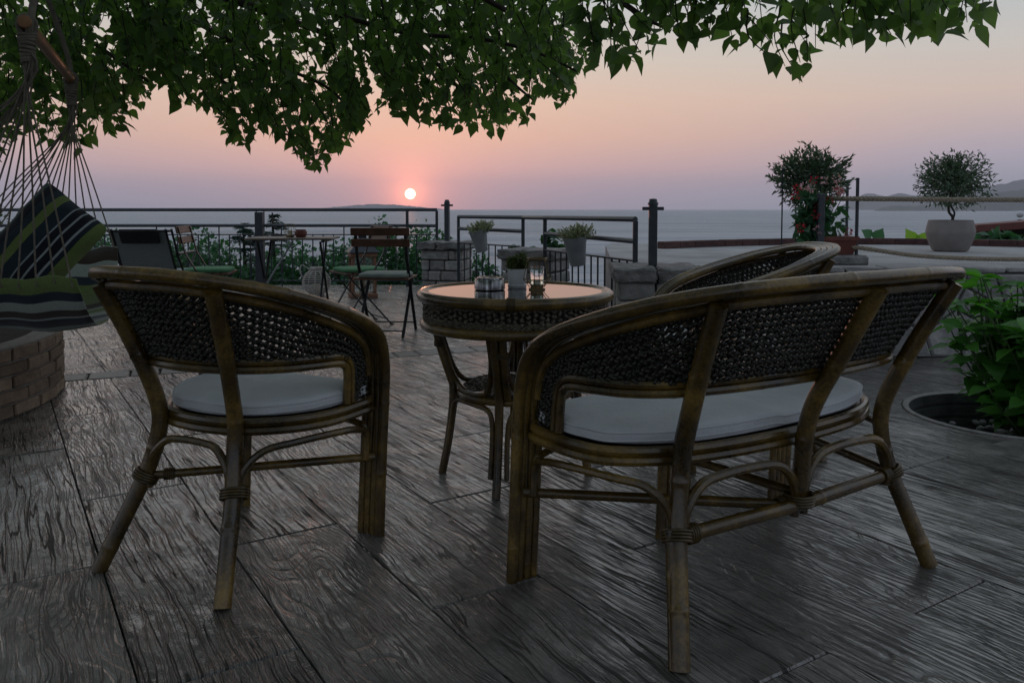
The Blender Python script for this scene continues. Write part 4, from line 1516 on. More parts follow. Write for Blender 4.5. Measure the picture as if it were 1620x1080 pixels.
    for c in range(cols):
        f = (c + 0.5) / cols * 399
        i0 = int(f)
        a = A_[i0] + (A_[min(399, i0 + 1)] - A_[i0]) * (f - i0)
        b = B_[i0] + (B_[min(399, i0 + 1)] - B_[i0]) * (f - i0)
        tl = A_[min(399, i0 + 3)] - A_[max(0, i0 - 3)] + B_[min(399, i0 + 3)] - B_[max(0, i0 - 3)]
        tl /= np.linalg.norm(tl) + 1e-9
        H = np.linalg.norm(b - a)
        dv = (b - a) / (H + 1e-9)
        for r_ in range(int(H / step) + 1):
            q = (r_ + 0.5 + 0.5 * (c % 2)) * step / (H + 1e-9)
            if q > 1.0:
                continue
            s_ = 1 if r_ % 2 else -1
            ang_ = s_ * rs.uniform(0.55, 0.85) + rs.normal() * 0.10
            d1 = tl * math.cos(ang_) + dv * math.sin(ang_)
            nrm = np.cross(tl, dv)
            nrm /= np.linalg.norm(nrm) + 1e-9
            if (r_ + c) % 2:
                nrm = -nrm
            d1 = d1 + nrm * rs.normal() * 0.25
            pos.append(a + (b - a) * q + nrm * rs.uniform(-.001, .003) + tl * rs.uniform(-.0016, .0016) + dv * rs.uniform(-.0016, .0016))
            X1.append(d1)
            X2.append(nrm)
            szs.append(rs.uniform(0.0178, 0.0212))
    pos, X1, X2, szs = map(np.array, (pos, X1, X2, szs))
    x = X1 / np.linalg.norm(X1, axis=1)[:, None]
    z = X2 - x * (X2 * x).sum(1)[:, None]
    z /= np.linalg.norm(z, axis=1)[:, None]
    y = np.cross(z, x)
    rot = np.stack([x, y, z], 2)
    W, FF = leaves_geo((kt, kf), pos, rot, szs)
    W = S(W)
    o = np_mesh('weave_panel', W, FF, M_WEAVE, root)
    o['kind'] = 'stuff'
    # rear legs with a knee at the seat
    tops = []
    for sg_ in (-1, 1):
        P = [(sg_ * (0.235 + e), 0, 0), (sg_ * (0.200 + e), 0.048, 0.13), (sg_ * (0.169 + e), 0.092, 0.25), (sg_ * (0.148 + e), 0.114, 0.35), (sg_ * (0.144 + e), 0.117, 0.43),
             (sg_ * (0.153 + e), 0.092, 0.52), (sg_ * (0.178 + e), 0.036, 0.66), (sg_ * (0.208 + e), -0.030, 0.80)]
        part('rear_leg', cr(P, 6), 0.0225, 10)
    if mid:
        part('middle_leg', cr([(0, 0.088, 0.235), (0, 0.082, 0.33), (0, 0.076, 0.43), (0, 0.052, 0.52), (0, -0.025, 0.67), (0, -0.100, 0.815)], 6), 0.0225, 10)
        part('side_pole', cr([(-(0.190 + e), 0.096, 0.27), (-(0.206 + e), 0.062, 0.13), (-(0.245 + e), 0.008, 0.0)], 5), 0.0125, 9)
        for dx_ in (-0.016, 0.016):
            part('front_leg', [(dx_, 0.565, 0.42), (dx_, 0.562, 0.2), (dx_, 0.557, 0.0)], 0.0155, 9)
    # seat frame: three stacked rings
    sr = [(0.0, 0.125), (0.10, 0.137), (0.17, 0.170), (0.245, 0.242), (0.285, 0.33), (0.292, 0.44), (0.282, 0.520), (0.20, 0.556), (0.0, 0.566)]
    srr = [(X_(x) if x else 0, y) for x, y in sr]
    outl = srr + [(-x, y) for x, y in srr[-2:0:-1]]
    oc = cr([(x, y, 0) for x, y in outl], 6, True)
    for k, (z_, gr) in enumerate(((0.424, 0.0), (0.401, 0.004))):
        P = oc.copy()
        P[:, 2] = z_ - 0.0
        ctr = np.array((0, 0.34, 0))
        dd = P - ctr
        dd[:, 2] = 0
        P += dd / (np.linalg.norm(dd, axis=1)[:, None] + 1e-9) * gr
        part('seat_ring', P, 0.0125, 8, True)
    n_ = len(oc)
    V = [(0, 0.34, 0.424)] + [(x * .985, 0.34 + (y - 0.34) * .985, 0.424) for x, y, z in oc]
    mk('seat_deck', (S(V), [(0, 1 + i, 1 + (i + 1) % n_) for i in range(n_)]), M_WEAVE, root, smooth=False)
    # cushion
    prof = [(0.90, 0.446), (0.972, 0.450), (0.997, 0.463), (1.0, 0.482), (0.995, 0.500), (0.975, 0.512), (0.93, 0.519), (0.80, 0.524), (0.55, 0.527), (0.25, 0.528)]
    prof = [(a_, 0.4345 + (b_ - 0.446) * 0.58) for a_, b_ in prof]
    V, F = [], []
    cxs = 0.33
    rc = np.random.RandomState(weave_seed + 9)
    for (s_, z_) in prof:
        for i, (x, y, _) in enumerate(oc):
            ins = 0.012
            dx_, dy_ = x, y - cxs
            d_ = math.hypot(dx_, dy_)
            k_ = s_ * (1 - ins / d_)
            wv = 0.0006 * math.sin(i * 0.9 + s_ * 5) + 0.003 * math.sin(i * .17 + weave_seed) if z_ > 0.441 else 0
            sag = -0.010 * math.exp(-((x - 0.06) ** 2 + (y - .36) ** 2) / 0.02) if z_ > .472 else 0
            V.append((dx_ * k_, cxs + dy_ * k_, z_ + wv + sag))
    for i in range(len(prof) - 1):
        for j in range(n_):
            l = (j + 1) % n_
            F.append((i * n_ + j, i * n_ + l, (i + 1) * n_ + l, (i + 1) * n_ + j))
    V.append((0, cxs, 0.482))
    F += [((len(prof) - 1) * n_ + j, (len(prof) - 1) * n_ + (j + 1) % n_, len(V) - 1) for j in range(n_)]
    cu = mk('cushion', (S(V), F), M_CUSH, root)
    pp = np.array(V[2 * n_:3 * n_])
    mk('piping', tube(S(pp + np.array((0, 0, 0.002))), 0.0028, 6, True), M_CUSH, cu)
    pp = np.array(V[4 * n_:5 * n_])
    mk('piping', tube(S(pp), 0.0028, 6, True), M_CUSH, cu)
    # stretchers
    ZW = 0.250
    Aw = lambda s_: (s_ * (0.169 + e), 0.092, ZW)
    Cf = lambda s_: (s_ * (0.300 + e), 0.530, ZW)
    if not mid:
        part('stretcher', [Aw(-1), Cf(1)], 0.0125, 9)
        part('stretcher', [(Aw(1)[0], Aw(1)[1], ZW - 0.027), (Cf(-1)[0], Cf(-1)[1], ZW - 0.027)], 0.0125, 9)
    else:
        part('stretcher', [Aw(-1), (0, 0.078, ZW - .002), Aw(1)], 0.0175, 10)
        part('stretcher', [Cf(-1), (-0.03, 0.10, ZW - 0.004)], 0.0135, 9)
        part('stretcher', [(0, 0.55, ZW + .01), (-0.002, 0.10, ZW + 0.024)], 0.0125, 9)
        part('stretcher', [Cf(1), (Aw(1)[0], Aw(1)[1] + .02, ZW + .005)], 0.0135, 9)
    # bent braces under the seat
    def brace(p0, p1, out=0.0, zt=0.366, r=0.0105):
        p0, p1 = np.array(p0), np.array(p1)
        d_ = p1 - p0
        d_[2] = 0
        L = np.linalg.norm(d_)
        dn_ = d_ / L
        o_ = np.array((dn_[1], -dn_[0], 0)) * out
        pts = [p0 + dn_ * 0.018 + (0, 0, -.03), p0 + dn_ * 0.022 + (0, 0, 0.05), p0 + dn_ * min(0.07, L * .2) + o_ * .5 + (0, 0, zt - p0[2] - .012),
               p0 + dn_ * L * .35 + o_ + (0, 0, zt - p0[2]), p0 + dn_ * L * .65 + o_ + (0, 0, zt - p0[2]),
               p1 - dn_ * min(0.07, L * .2) + o_ * .5 + (0, 0, zt - p1[2] - .012), p1 - dn_ * 0.022 + (0, 0, 0.05), p1 - dn_ * 0.018 + (0, 0, -.03)]
        part('brace', cr(pts, 6), r, 8)
    W0 = lambda s_: (s_ * (0.169 + e), 0.094, ZW)
    F0 = lambda s_: (s_ * (0.296 + e), 0.515, ZW + .03)
    if mid:
        brace(W0(-1), (0, 0.082, ZW), -0.01, 0.366, 0.0125)
        brace((0, 0.082, ZW), W0(1), -0.01, 0.366, 0.0125)
        brace(F0(-1), (-0.01, 0.55, ZW), 0)
        brace((0.01, 0.55, ZW), F0(1), 0)
    else:
        brace(W0(-1), W0(1), -0.012)
        brace(F0(-1), F0(1), 0)
    for s_ in (-1, 1):
        a_, b_ = (F0(s_), W0(s_)) if s_ < 0 else (W0(s_), F0(s_))
        brace(a_, b_, 0.045)
    # bindings
    def binding(c, axis, r, nwr=4, tr=0.0038):
        c, axis = np.array(c), np.array(axis, float)
        axis /= np.linalg.norm(axis)
        u = np.cross(axis, (0.3, 0.2, 1))
        u /= np.linalg.norm(u)
        v = np.cross(axis, u)
        g_ = MB()
        for k in range(nwr):
            cc = c + axis * (k - (nwr - 1) / 2) * tr * 1.9
            pth = [cc + r * (math.cos(t_) * u + math.sin(t_) * v) for t_ in np.linspace(0, 2 * math.pi, 14, endpoint=False)]
            g_.add(tube(S(pth), tr, 6, True))
        mk('binding', g_, M_BIND, root)
    for s_ in (-1, 1):
        binding((s_ * (0.168 + e), 0.096, ZW), (s_ * -.3, .4, 1), 0.034)
        if mid:
            binding((s_ * (0.130 + e), 0.090, ZW), (1, 0, 0), 0.0205, 4)
        else:
            pass
    if mid:
        binding((0, 0.084, ZW + 0.012), (0, 0, 1), 0.037, 4)
        binding((-0.045, 0.105, ZW), (1, 0, 0.0), 0.017, 5, 0.003)
    else:
        a_, b_ = np.array(Aw(-1)), np.array(Cf(1))
        binding(a_ + (b_ - a_) * 0.10, b_ - a_, 0.015, 5, 0.003)
    return root


seat_set('rattan_armchair', 'dark rattan armchair with pale cushion standing left of the round table, back to the viewer', 'armchair', 0.0, False, (-0.935, 2.102, -0.470), 0.042, 3, 'rattan lounge seats round the table')
seat_set('rattan_loveseat', 'wide two seat rattan loveseat with long pale cushion, nearest the viewer', 'loveseat', 0.247, True, (0.768, 1.980, 0.575), 0.042, 5)
seat_set('rattan_armchair', 'rattan armchair half hidden behind the loveseat, facing the round table', 'armchair', 0.0, False, (1.207, 3.421, R(95.9)), 0.0, 8, 'rattan lounge seats round the table')

# ------------------------------------------------------------------ round rattan table
TX, TY, TT = 0.012, 3.04, 0.697
tb = thing('rattan_table', 'round glass topped rattan table with a woven skirt', 'table', (TX, TY, 0))
circ = lambda r, z, n=72: [(r * math.cos(2 * math.pi * i / n), r * math.sin(2 * math.pi * i / n), z) for i in range(n)]
mk('top_ring', tube(circ(0.348, TT - 0.016), 0.0205, 10, True), M_RATTAN, tb)
mk('inner_ring', tube(circ(0.330, TT - 0.006), 0.0075, 8, True), M_RATTAN, tb)
mk('glass_top', lathe([(0.001, TT - 0.014), (0.326, TT - 0.014), (0.326, TT - 0.004), (0.323, TT - 0.002), (0.001, TT - 0.002)], 72), M_GLASS, tb, smooth=False)
mk('top_board', lathe([(0.001, TT - 0.03), (0.33, TT - 0.03), (0.33, TT - 0.018), (0.001, TT - 0.018)], 48), M_DARKW, tb, smooth=False)
mk('lower_ring', tube(circ(0.338, 0.575), 0.0185, 10, True), M_RATTAN, tb)
mk('skirt_board', lathe([(0.322, 0.575), (0.322, TT - 0.02)], 60), M_DARKW, tb)
g = MB()
for i in range(7):
    a0 = -math.pi / 2 - 0.11 + i * 0.012
    pth = [((0.348 + 0.0222 * math.cos(t_)) * math.cos(a0 + 0.03), (0.348 + 0.0222 * math.cos(t_)) * math.sin(a0 + 0.03), TT - 0.016 + 0.0222 * math.sin(t_)) for t_ in np.linspace(0, 2 * math.pi, 12, endpoint=False)]
    g.add(tube(pth, 0.0026, 5, True))
mk('binding', g, M_BIND, tb)


def braid_band(R0, z, amp, r, turns, n=420, ph=0.0, flat=0.006):
    out = MB()
    for k in range(3):
        P = []
        for i in range(n):
            a = 2 * math.pi * i / n
            q = a * turns + k * 2 * math.pi / 3 + ph
            P.append(((R0 + flat * math.sin(2 * q)) * math.cos(a), (R0 + flat * math.sin(2 * q)) * math.sin(a), z + amp * math.sin(q)))
        out.add(tube(P, r, 5, True))
    return out


rs = np.random.RandomState(3)
pos, X1, X2, szs = [], [], [], []
cols = 96
for c in range(cols):
    a = 2 * math.pi * c / cols
    for r_ in range(4):
        z0 = 0.601 + 0.0185 * (r_ + 0.5 * (c % 2)) - 0.002
        # each knot: a little rosette of strands
        for q in range(4):
            th = q * math.pi / 4 + rs.uniform(-.3, .3) + (0.4 if c % 2 else 0)
            tl = np.array((-math.sin(a), math.cos(a), 0))
            nn = np.array((math.cos(a), math.sin(a), 0))
            pos.append(nn * (0.334 + rs.uniform(0, .004)) + np.array((0, 0, z0)) + tl * rs.uniform(-.004, .004) + np.array((0, 0, rs.uniform(-.004, .004))))
            X1.append(tl * math.cos(th) + np.array((0, 0, 1)) * math.sin(th) + nn * rs.normal() * .2)
            X2.append(nn)
            szs.append(rs.uniform(0.013, 0.019))
pos, X1, X2, szs = map(np.array, (pos, X1, X2, szs))
x = X1 / np.linalg.norm(X1, axis=1)[:, None]
z = X2 - x * (X2 * x).sum(1)[:, None]
z /= np.linalg.norm(z, axis=1)[:, None]
rot = np.stack([x, np.cross(z, x), z], 2)
kt = []
for i in range(5):
    xx = i / 4 - 0.5
    rad = [0.10, 0.25, 0.30, 0.25, 0.10][i]
    for j in range(5):
        a = 2 * math.pi * j / 5
        kt.append((xx, rad * math.cos(a), rad * math.sin(a) + 0.26 * math.cos(math.pi * xx)))
kf = []
for i in range(4):
    for j in range(5):
        l = (j + 1) % 5
        kf += [(i * 5 + j, i * 5 + l, (i + 1) * 5 + l), (i * 5 + j, (i + 1) * 5 + l, (i + 1) * 5 + j)]
KNOT = (np.array(kt), np.array(kf))
W, FF = leaves_geo(KNOT, pos, rot, szs)
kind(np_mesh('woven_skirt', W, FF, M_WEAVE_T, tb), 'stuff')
for z_ in (0.5985, 0.608):
    mk('braid', braid_band(0.337, z_, 0.0042, 0.0036, 46, 500), M_WEAVE_T, tb)
for z_ in (0.660, 0.669):
    mk('braid', braid_band(0.340, z_, 0.0038, 0.0034, 46, 500, 1.0), M_WEAVE_T, tb)
LEGA = [R(178), R(-104), R(-4), R(86)]
for a in LEGA:
    c_, s_ = math.cos(a), math.sin(a)
    P = [(0.300, 0.575), (0.285, 0.50), (0.256, 0.41), (0.236, 0.345), (0.236, 0.26), (0.252, 0.13), (0.277, 0.0)]
    P3 = cr([(r_ * c_, r_ * s_, z_) for r_, z_ in P], 6)
    mk('leg', tube(P3, 0.0155, 9), M_RATTAN, tb)
    tw_ = cr([(r_ * c_ - s_ * 0.028, r_ * s_ + c_ * 0.028, z_) for r_, z_ in ((0.298, 0.575), (0.283, 0.50), (0.254, 0.41), (0.230, 0.34))], 6)
    mk('side_pole', tube(tw_, 0.0145, 9), M_RATTAN, tb)
    g = MB()
    for k in range(4):
        pth = [(0.284 * c_ - 0.014 * s_ + 0.031 * (math.cos(t_) * -s_) + 0.018 * math.sin(t_) * c_, 0.284 * s_ + 0.014 * c_ + 0.031 * math.cos(t_) * c_ + 0.018 * math.sin(t_) * s_, 0.49 + k * 0.006) for t_ in np.linspace(0, 2 * math.pi, 12, endpoint=False)]
        g.add(tube(pth, 0.003, 5, True))
    mk('binding', g, M_BIND, tb)
for i in range(4):
    a0, a1 = LEGA[i], LEGA[(i + 1) % 4]
    while a1 < a0:
        a1 += 2 * math.pi
    pts = []
    for f, r_, z_ in ((0, .290, .555), (0.0, .262, .47), (.05, .238, .395), (.14, .214, .352), (.32, .204, .336), (.5, .202, .333), (.68, .204, .336), (.86, .214, .352), (.95, .238, .395), (1.0, .262, .47), (1, .290, .555)):
        q = a0 + (a1 - a0) * (0.06 + 0.88 * f)
        pts.append((r_ * math.cos(q), r_ * math.sin(q), z_))
    mk('shelf_loop', tube(cr(pts, 6), 0.0105, 8), M_RATTAN, tb)
    pts = []
    for f, r_, z_ in ((0.02, .262, 0.06), (.02, .240, .20), (.05, .230, .27), (.16, .215, .293), (.36, .206, .297), (.64, .206, .297), (.84, .215, .293), (.95, .230, .27), (.98, .240, .20), (.98, .262, 0.06)):
        q = a0 + (a1 - a0) * (0.055 + 0.89 * f)
        pts.append((r_ * math.cos(q), r_ * math.sin(q), z_))
    mk('brace', tube(cr(pts, 6), 0.0095, 8), M_RATTAN, tb)
mk('shelf_ring', tube(circ(0.206, 0.318, 48), 0.014, 9, True), M_RATTAN, tb)
n = 900
rr_ = np.sqrt(rs.uniform(0, 1, n)) * 0.196
aa = rs.uniform(0, 2 * math.pi, n)
pos = np.stack([rr_ * np.cos(aa), rr_ * np.sin(aa), 0.327 + rs.uniform(0, .004, n)], 1)
th = aa + math.pi / 2 + rs.normal(size=n) * .7
x = np.stack([np.cos(th), np.sin(th), 0 * th], 1)
z = np.tile((0, 0, 1.0), (n, 1))
W, FF = leaves_geo(KNOT, pos, np.stack([x, np.cross(z, x), z], 2), rs.uniform(.018, .030, n))
kind(np_mesh('woven_shelf', W, FF, M_WEAVE_T, tb), 'stuff')
mk('shelf_board', lathe([(0.001, 0.316), (0.2, 0.316), (0.2, 0.322), (0.001, 0.322)], 40), M_DARKW, tb, smooth=False)

# things on the round table
GZ = TT - 0.002
ash = thing('ashtray', 'round brushed steel ashtray on the glass table top', 'ashtray', (TX - 0.096, TY + 0.02, GZ + .0006), R(-15))
mk('bowl', lathe([(0.0, 0.0), (0.054, 0.0), (0.0575, 0.003), (0.0575, 0.037), (0.0555, 0.0395), (0.0, 0.0395)], 40), M_STEEL, ash)
mk('lid', lathe([(0.030, 0.0397), (0.049, 0.0397), (0.049, 0.044), (0.046, 0.0465), (0.034, 0.0465), (0.030, 0.044), (0.028, 0.030), (0.001, 0.030)], 40), M_STEEL, ash)
for a in (0.5, 2.6, 4.7):
    mk('cigarette_rest', bar((0.026 * math.cos(a), 0.026 * math.sin(a), 0.0462), (0.050 * math.cos(a), 0.050 * math.sin(a), 0.0462), 0.014, 0.004), M_STEEL, ash, smooth=False)
hp = thing('herb_pot', 'small white pot with a low green herb on the glass table top', 'plant pot', (TX + 0.008, TY + 0.10, GZ + .0006))
mk('pot_wall', lathe([(0.0, 0.0), (0.034, 0.0), (0.036, 0.002), (0.037, 0.011), (0.0345, 0.013), (0.038, 0.070), (0.039, 0.073), (0.0365, 0.073), (0.035, 0.060), (0.001, 0.058)], 32), M_WHITEP, hp)
crown('foliage', hp, M_THYME, 900, (0, 0, 0.092), (0.055, 0.055, 0.040), 0.014, QUADL, 15, 8, 0.2, -0.2)
mk('stem', MB().add(limb([(0.01, 0, .055), (0.015, 0, .08), (0.03, 0, 0.1)], .002, .001, 4, 4)).add(limb([(-.01, 0, .055), (-0.015, 0, .08), (-0.03, 0, 0.1)], .002, .001, 4, 4)), M_STEM, hp)
la = thing('candle_lantern', 'brass wire lantern with a candle glass on the glass table top', 'lantern', (TX + 0.082, TY + 0.02, GZ + .0006))
mk('base', lathe([(0, 0), (0.031, 0), (0.031, 0.005), (0.024, 0.007), (0.024, 0.018), (0.026, 0.020), (0.0, 0.020)], 24), M_BRASS, la)
mk('top_hoop', tube(circ(0.037, 0.118, 28), 0.0022, 6, True), M_BRASS, la)
mk('upper_hoop', tube(circ(0.035, 0.112, 28), 0.0014, 6, True), M_BRASS, la)
mk('belly_hoop', tube(circ(0.052, 0.040, 28), 0.0016, 6, True), M_BRASS, la)
for k in range(6):
    a = k * math.pi / 3 + 0.3
    c_, s_ = math.cos(a), math.sin(a)
    mk('wire', tube(cr([(0.028 * c_, 0.028 * s_, 0.010), (0.038 * c_, 0.038 * s_, 0.022), (0.052 * c_, 0.052 * s_, 0.040), (0.047 * c_, 0.047 * s_, 0.07), (0.037 * c_, 0.037 * s_, 0.118)], 5), 0.0015, 6), M_BRASS, la)
mk('candle_glass', lathe([(0.0235, 0.021), (0.025, 0.024), (0.027, 0.086), (0.0255, 0.086), (0.0235, 0.025), (0.0235, 0.021)], 24), M_CLEAR, la)
mk('candle', lathe([(0.001, 0.021), (0.014, 0.021), (0.014, 0.040), (0.001, 0.039)], 20), M_WAX, la)

# ------------------------------------------------------------------ folding bistro furniture
def seat_pad(w_, d_, h_, r_=0.05):
    V, F = [], []
    ol = []
    for i in range(40):
        a = 2 * math.pi * i / 40
        c_, s_ = math.cos(a), math.sin(a)
        k = (abs(c_) ** 5 + abs(s_) ** 5) ** (-1 / 5)
        ol.append((c_ * k * w_ / 2, s_ * k * d_ / 2))
    pr = [(0.9, 0), (0.98, 0.15), (1.0, 0.45), (0.98, 0.8), (0.9, 1.0), (0.5, 1.12), (0.05, 1.14)]
    for s_, z_ in pr:
        V += [(x * s_, y * s_, z_ * h_) for x, y in ol]
    for i in range(len(pr) - 1):
        for j in range(40):
            l = (j + 1) % 40
            F.append((i * 40 + j, i * 40 + l, (i + 1) * 40 + l, (i + 1) * 40 + j))
    F.append(tuple((len(pr) - 1) * 40 + j for j in range(40)))
    return V, F


def bistro_chair(x, y, rz, label, pad):
    """local: +y is the way the sitter faces"""
    t_ = thing('folding_chair', label, 'chair', (x, y, 0), rz, 'folding bistro chairs by the railing')
    hw = 0.195
    for s_ in (-1, 1):
        mk('back_leg', bar((s_ * hw, -0.205, 0.85), (s_ * hw, -0.150, 0.62), 0.024, 0.010), M_BLACK, t_, smooth=False)
        mk('front_leg', bar((s_ * hw, -0.150, 0.62), (s_ * hw, 0.215, 0.006), 0.024, 0.010), M_BLACK, t_, smooth=False)
        mk('rear_leg', bar((s_ * (hw - 0.018), 0.170, 0.445), (s_ * (hw - 0.018), -0.225, 0.006), 0.024, 0.010), M_BLACK, t_, smooth=False)
        mk('foot_cap', MB().add(cbox(0.016, 0.034, 0.012, .003, (s_ * hw, 0.217, 0.007))).add(cbox(0.016, 0.034, 0.012, .003, (s_ * (hw - .018), -0.228, 0.007))), M_BLACK, t_, smooth=False)
    mk('cross_rod', tube([(-hw, 0.178, 0.07), (hw, 0.178, 0.07)], 0.006, 6), M_BLACK, t_)
    mk('cross_rod', tube([(-hw + .018, -0.19, 0.05), (hw - .018, -0.19, 0.05)], 0.006, 6), M_BLACK, t_)
    mk('cross_rod', tube([(-hw, -0.045, 0.44), (hw, -0.045, 0.44)], 0.006, 6), M_BLACK, t_)
    for yy, zz in ((-0.199, 0.822), (-0.180, 0.735)):
        o = mk('back_slat', cbox(0.46, 0.016, 0.062, .004), M_SLAT, t_, smooth=False)
        o.location = (0, yy - 0.012, zz)
        o.rotation_euler = (R(13), 0, 0)
    for k in range(6):
        o = mk('seat_slat', cbox(0.43, 0.052, 0.016, .003), M_SLAT, t_, smooth=False)
        o.location = (0, -0.155 + k * 0.064, 0.452)
    pd = mk('seat_pad', seat_pad(0.40, 0.38, 0.034), pad, loc=(x, y, 0.4605), rotz=rz)
    return t_, pd


c1, pd = bistro_chair(-1.33, 7.05, R(122), 'folding chair with bright green pad turned sideways, in front of the wooden lantern', M_GREENC)
tag(pd, 'bright green seat pad on the sideways folding chair by the lantern', 'seat pad', 'seat pads on the folding chairs')
c2, pd = bistro_chair(-1.005, 6.50, R(-4), 'folding chair with two brown back slats and grey pad, back to the viewer', M_GREYC)
tag(pd, 'grey green seat pad on the folding chair turned away from the viewer', 'seat pad', 'seat pads on the folding chairs')
c3, pd = bistro_chair(-2.60, 7.0, R(-82), 'folding chair with green pad left of the folding table, turned to the right', M_GREENC)
tag(pd, 'dark green seat pad on the folding chair left of the folding table', 'seat pad', 'seat pads on the folding chairs')

ft = thing('folding_table', 'folding bistro table with slatted top by the left railing', 'table', (-2.10, 7.85, 0), R(4))
ft.scale = (0.93, 1, 1)
for k in range(9):
    o = mk('top_slat', cbox(0.86, 0.056, 0.018, .003), M_TABW, ft, smooth=False)
    o.location = (0, -0.26 + k * 0.065, 0.716)
for s_ in (-1, 1):
    mk('top_batten', cbox(0.03, 0.56, 0.022, .003, (s_ * 0.34, 0, 0.695)), M_BLACK, ft, smooth=False)
    mk('leg', bar((s_ * 0.31, -0.24, 0.69), (s_ * 0.31, 0.24, 0.004), 0.022, 0.010), M_BLACK, ft, smooth=False)
    mk('leg', bar((s_ * 0.29, 0.24, 0.69), (s_ * 0.29, -0.24, 0.004), 0.022, 0.010), M_BLACK, ft, smooth=False)
mk('cross_rod', tube([(-.31, .20, .06), (.31, .20, .06)], 0.006, 6), M_BLACK, ft)
mk('cross_rod', tube([(-.29, -.20, .06), (.29, -.20, .06)], 0.006, 6), M_BLACK, ft)
mk('strut', tube([(0.0, -0.05, 0.69), (-0.28, -0.02, 0.28)], 0.009, 6), M_GALV, ft)
# small lantern and bowl on the folding table
l2 = thing('candle_lantern', 'small wire lantern with a candle on the folding table', 'lantern', (-2.13, 7.82, 0.7255))
mk('base', lathe([(0, 0), (0.036, 0), (0.036, 0.02), (0, 0.02)], 20), M_BRASS, l2)
mk('top_hoop', tube(circ(0.042, 0.125, 24), 0.004, 6, True), M_BRASS, l2)
mk('belly_hoop', tube(circ(0.056, 0.05, 24), 0.0022, 6, True), M_BRASS, l2)
for k in range(6):
    a = k * math.pi / 3
    c_, s_ = math.cos(a), math.sin(a)
    mk('wire', tube(cr([(0.034 * c_, 0.034 * s_, 0.0), (0.056 * c_, 0.056 * s_, 0.05), (0.042 * c_, 0.042 * s_, 0.125)], 5), 0.002, 6), M_BRASS, l2)
mk('candle', lathe([(0.001, 0.02), (0.024, 0.02), (0.024, 0.07), (0.001, 0.068)], 16), M_WAX, l2)
o = mk('bowl', lathe([(0, 0), (0.04, 0), (0.055, 0.02), (0.058, 0.05), (0.046, 0.068), (0.052, 0.074), (0.046, 0.074), (0.04, 0.06), (0.05, 0.04), (0.0, 0.015)], 28), M_TERRA, loc=(-2.02, 7.80, 0.7255))
tag(o, 'small dark clay bowl beside the lantern on the folding table', 'bowl')

# sling lounge chair seen from behind
sl = thing('sling_chair', 'grey mesh sling lounge chair with a black head pad by the railing', 'lounge chair', (-3.33, 7.35, 0), R(4))
for s_ in (-1, 1):
    x0 = s_ * 0.235
    mk('back_rail', tube([(x0, -0.10, 0.815), (x0, 0.17, 0.40), (x0, 0.22, 0.33)], 0.011, 8), M_BLACK, sl)
    mk('seat_rail', tube([(x0, 0.17, 0.38), (x0, 0.68, 0.42)], 0.011, 8), M_BLACK, sl)
    mk('leg', tube([(x0 * 1.16, -0.06, 0.815), (x0 * 1.16, 0.10, 0.57), (x0 * 1.16, 0.62, 0.01)], 0.011, 8), M_BLACK, sl)
    mk('leg', tube([(x0 * 1.16, 0.62, 0.58), (x0 * 1.16, -0.15, 0.01)], 0.011, 8), M_BLACK, sl)
    mk('armrest', cbox(0.045, 0.5, 0.022, .006, (x0 * 1.16, 0.34, 0.585)), M_BLACK, sl, smooth=False)
mk('top_bar', tube([(-0.275, -0.085, 0.80), (0.275, -0.085, 0.80)], 0.011, 8), M_BLACK, sl)
V, F = [], []
for i, (yy, zz) in enumerate(((-0.100, 0.812), (-0.02, 0.69), (0.06, 0.56), (0.14, 0.43), (0.20, 0.375), (0.42, 0.385), (0.68, 0.42))):
    for k in range(9):
        V.append((-0.225 + 0.45 * k / 8, yy + 0.012 * math.sin(math.pi * k / 8), zz - 0.010 * math.sin(math.pi * k / 8)))
for i in range(6):
    for k in range(8):
        F.append((i * 9 + k, i * 9 + k + 1, i * 9 + k + 10, i * 9 + k + 9))
V2 = [(x, y + .004, z - .003) for x, y, z in V]
mk('sling', (V + V2, F + [tuple(63 + i for i in q[::-1]) for q in F]), M_SLING, sl)
o = mk('head_pad', cbox(0.34, 0.035, 0.15, .012), M_SLINGP, sl)
o.location = (0, -0.082, 0.752)
o.rotation_euler = (R(33), 0, 0)

# wicker ball lantern
bl_ = thing('ball_lantern', 'round whitewashed wicker ball lantern on the floor by the railing', 'lantern', (-2.24, 9.32, 0))
BRAD = 0.158
g_all = MB()
for k in range(12):
    z_ = -0.84 + 1.68 * k / 11
    r_ = BRAD * math.sqrt(max(0.02, 1 - z_ * z_))
    pth = [(r_ * (1 + 0.02 * math.sin(13 * t_ + k * math.pi)) * math.cos(t_), r_ * (1 + 0.02 * math.sin(13 * t_ + k * math.pi)) * math.sin(t_), 0.16 + z_ * BRAD * 0.94 + 0.004 * math.sin(3 * t_ + k)) for t_ in np.linspace(0, 2 * math.pi, 52, endpoint=False)]
    mk('hoop', tube(pth, 0.0050, 5, True), M_WICK, bl_)
for k in range(13):
    a = 2 * math.pi * k / 13
    pth = [(BRAD * 1.0 * math.cos(q) * math.cos(a), BRAD * 1.0 * math.cos(q) * math.sin(a), 0.16 + BRAD * .94 * math.sin(q)) for q in np.linspace(-1.1, 1.1, 12)]
    mk('rib', tube(pth, 0.0042, 5), M_WICK, bl_)
mk('neck', lathe([(0.07, 0.295), (0.074, 0.30), (0.074, 0.33), (0.066, 0.335), (0.062, 0.30)], 24), M_WICK, bl_)
mk('foot', lathe([(0.0, 0.0), (0.085, 0.0), (0.09, 0.012), (0.08, 0.03), (0.0, 0.03)], 24), M_WICK, bl_)
mk('handle', tube(cr([(-0.074, 0, 0.30), (-0.16, -0.02, 0.355), (-0.18, -0.03, 0.29), (-0.155, -0.03, 0.22)], 8), 0.007, 6), M_WICK, bl_)
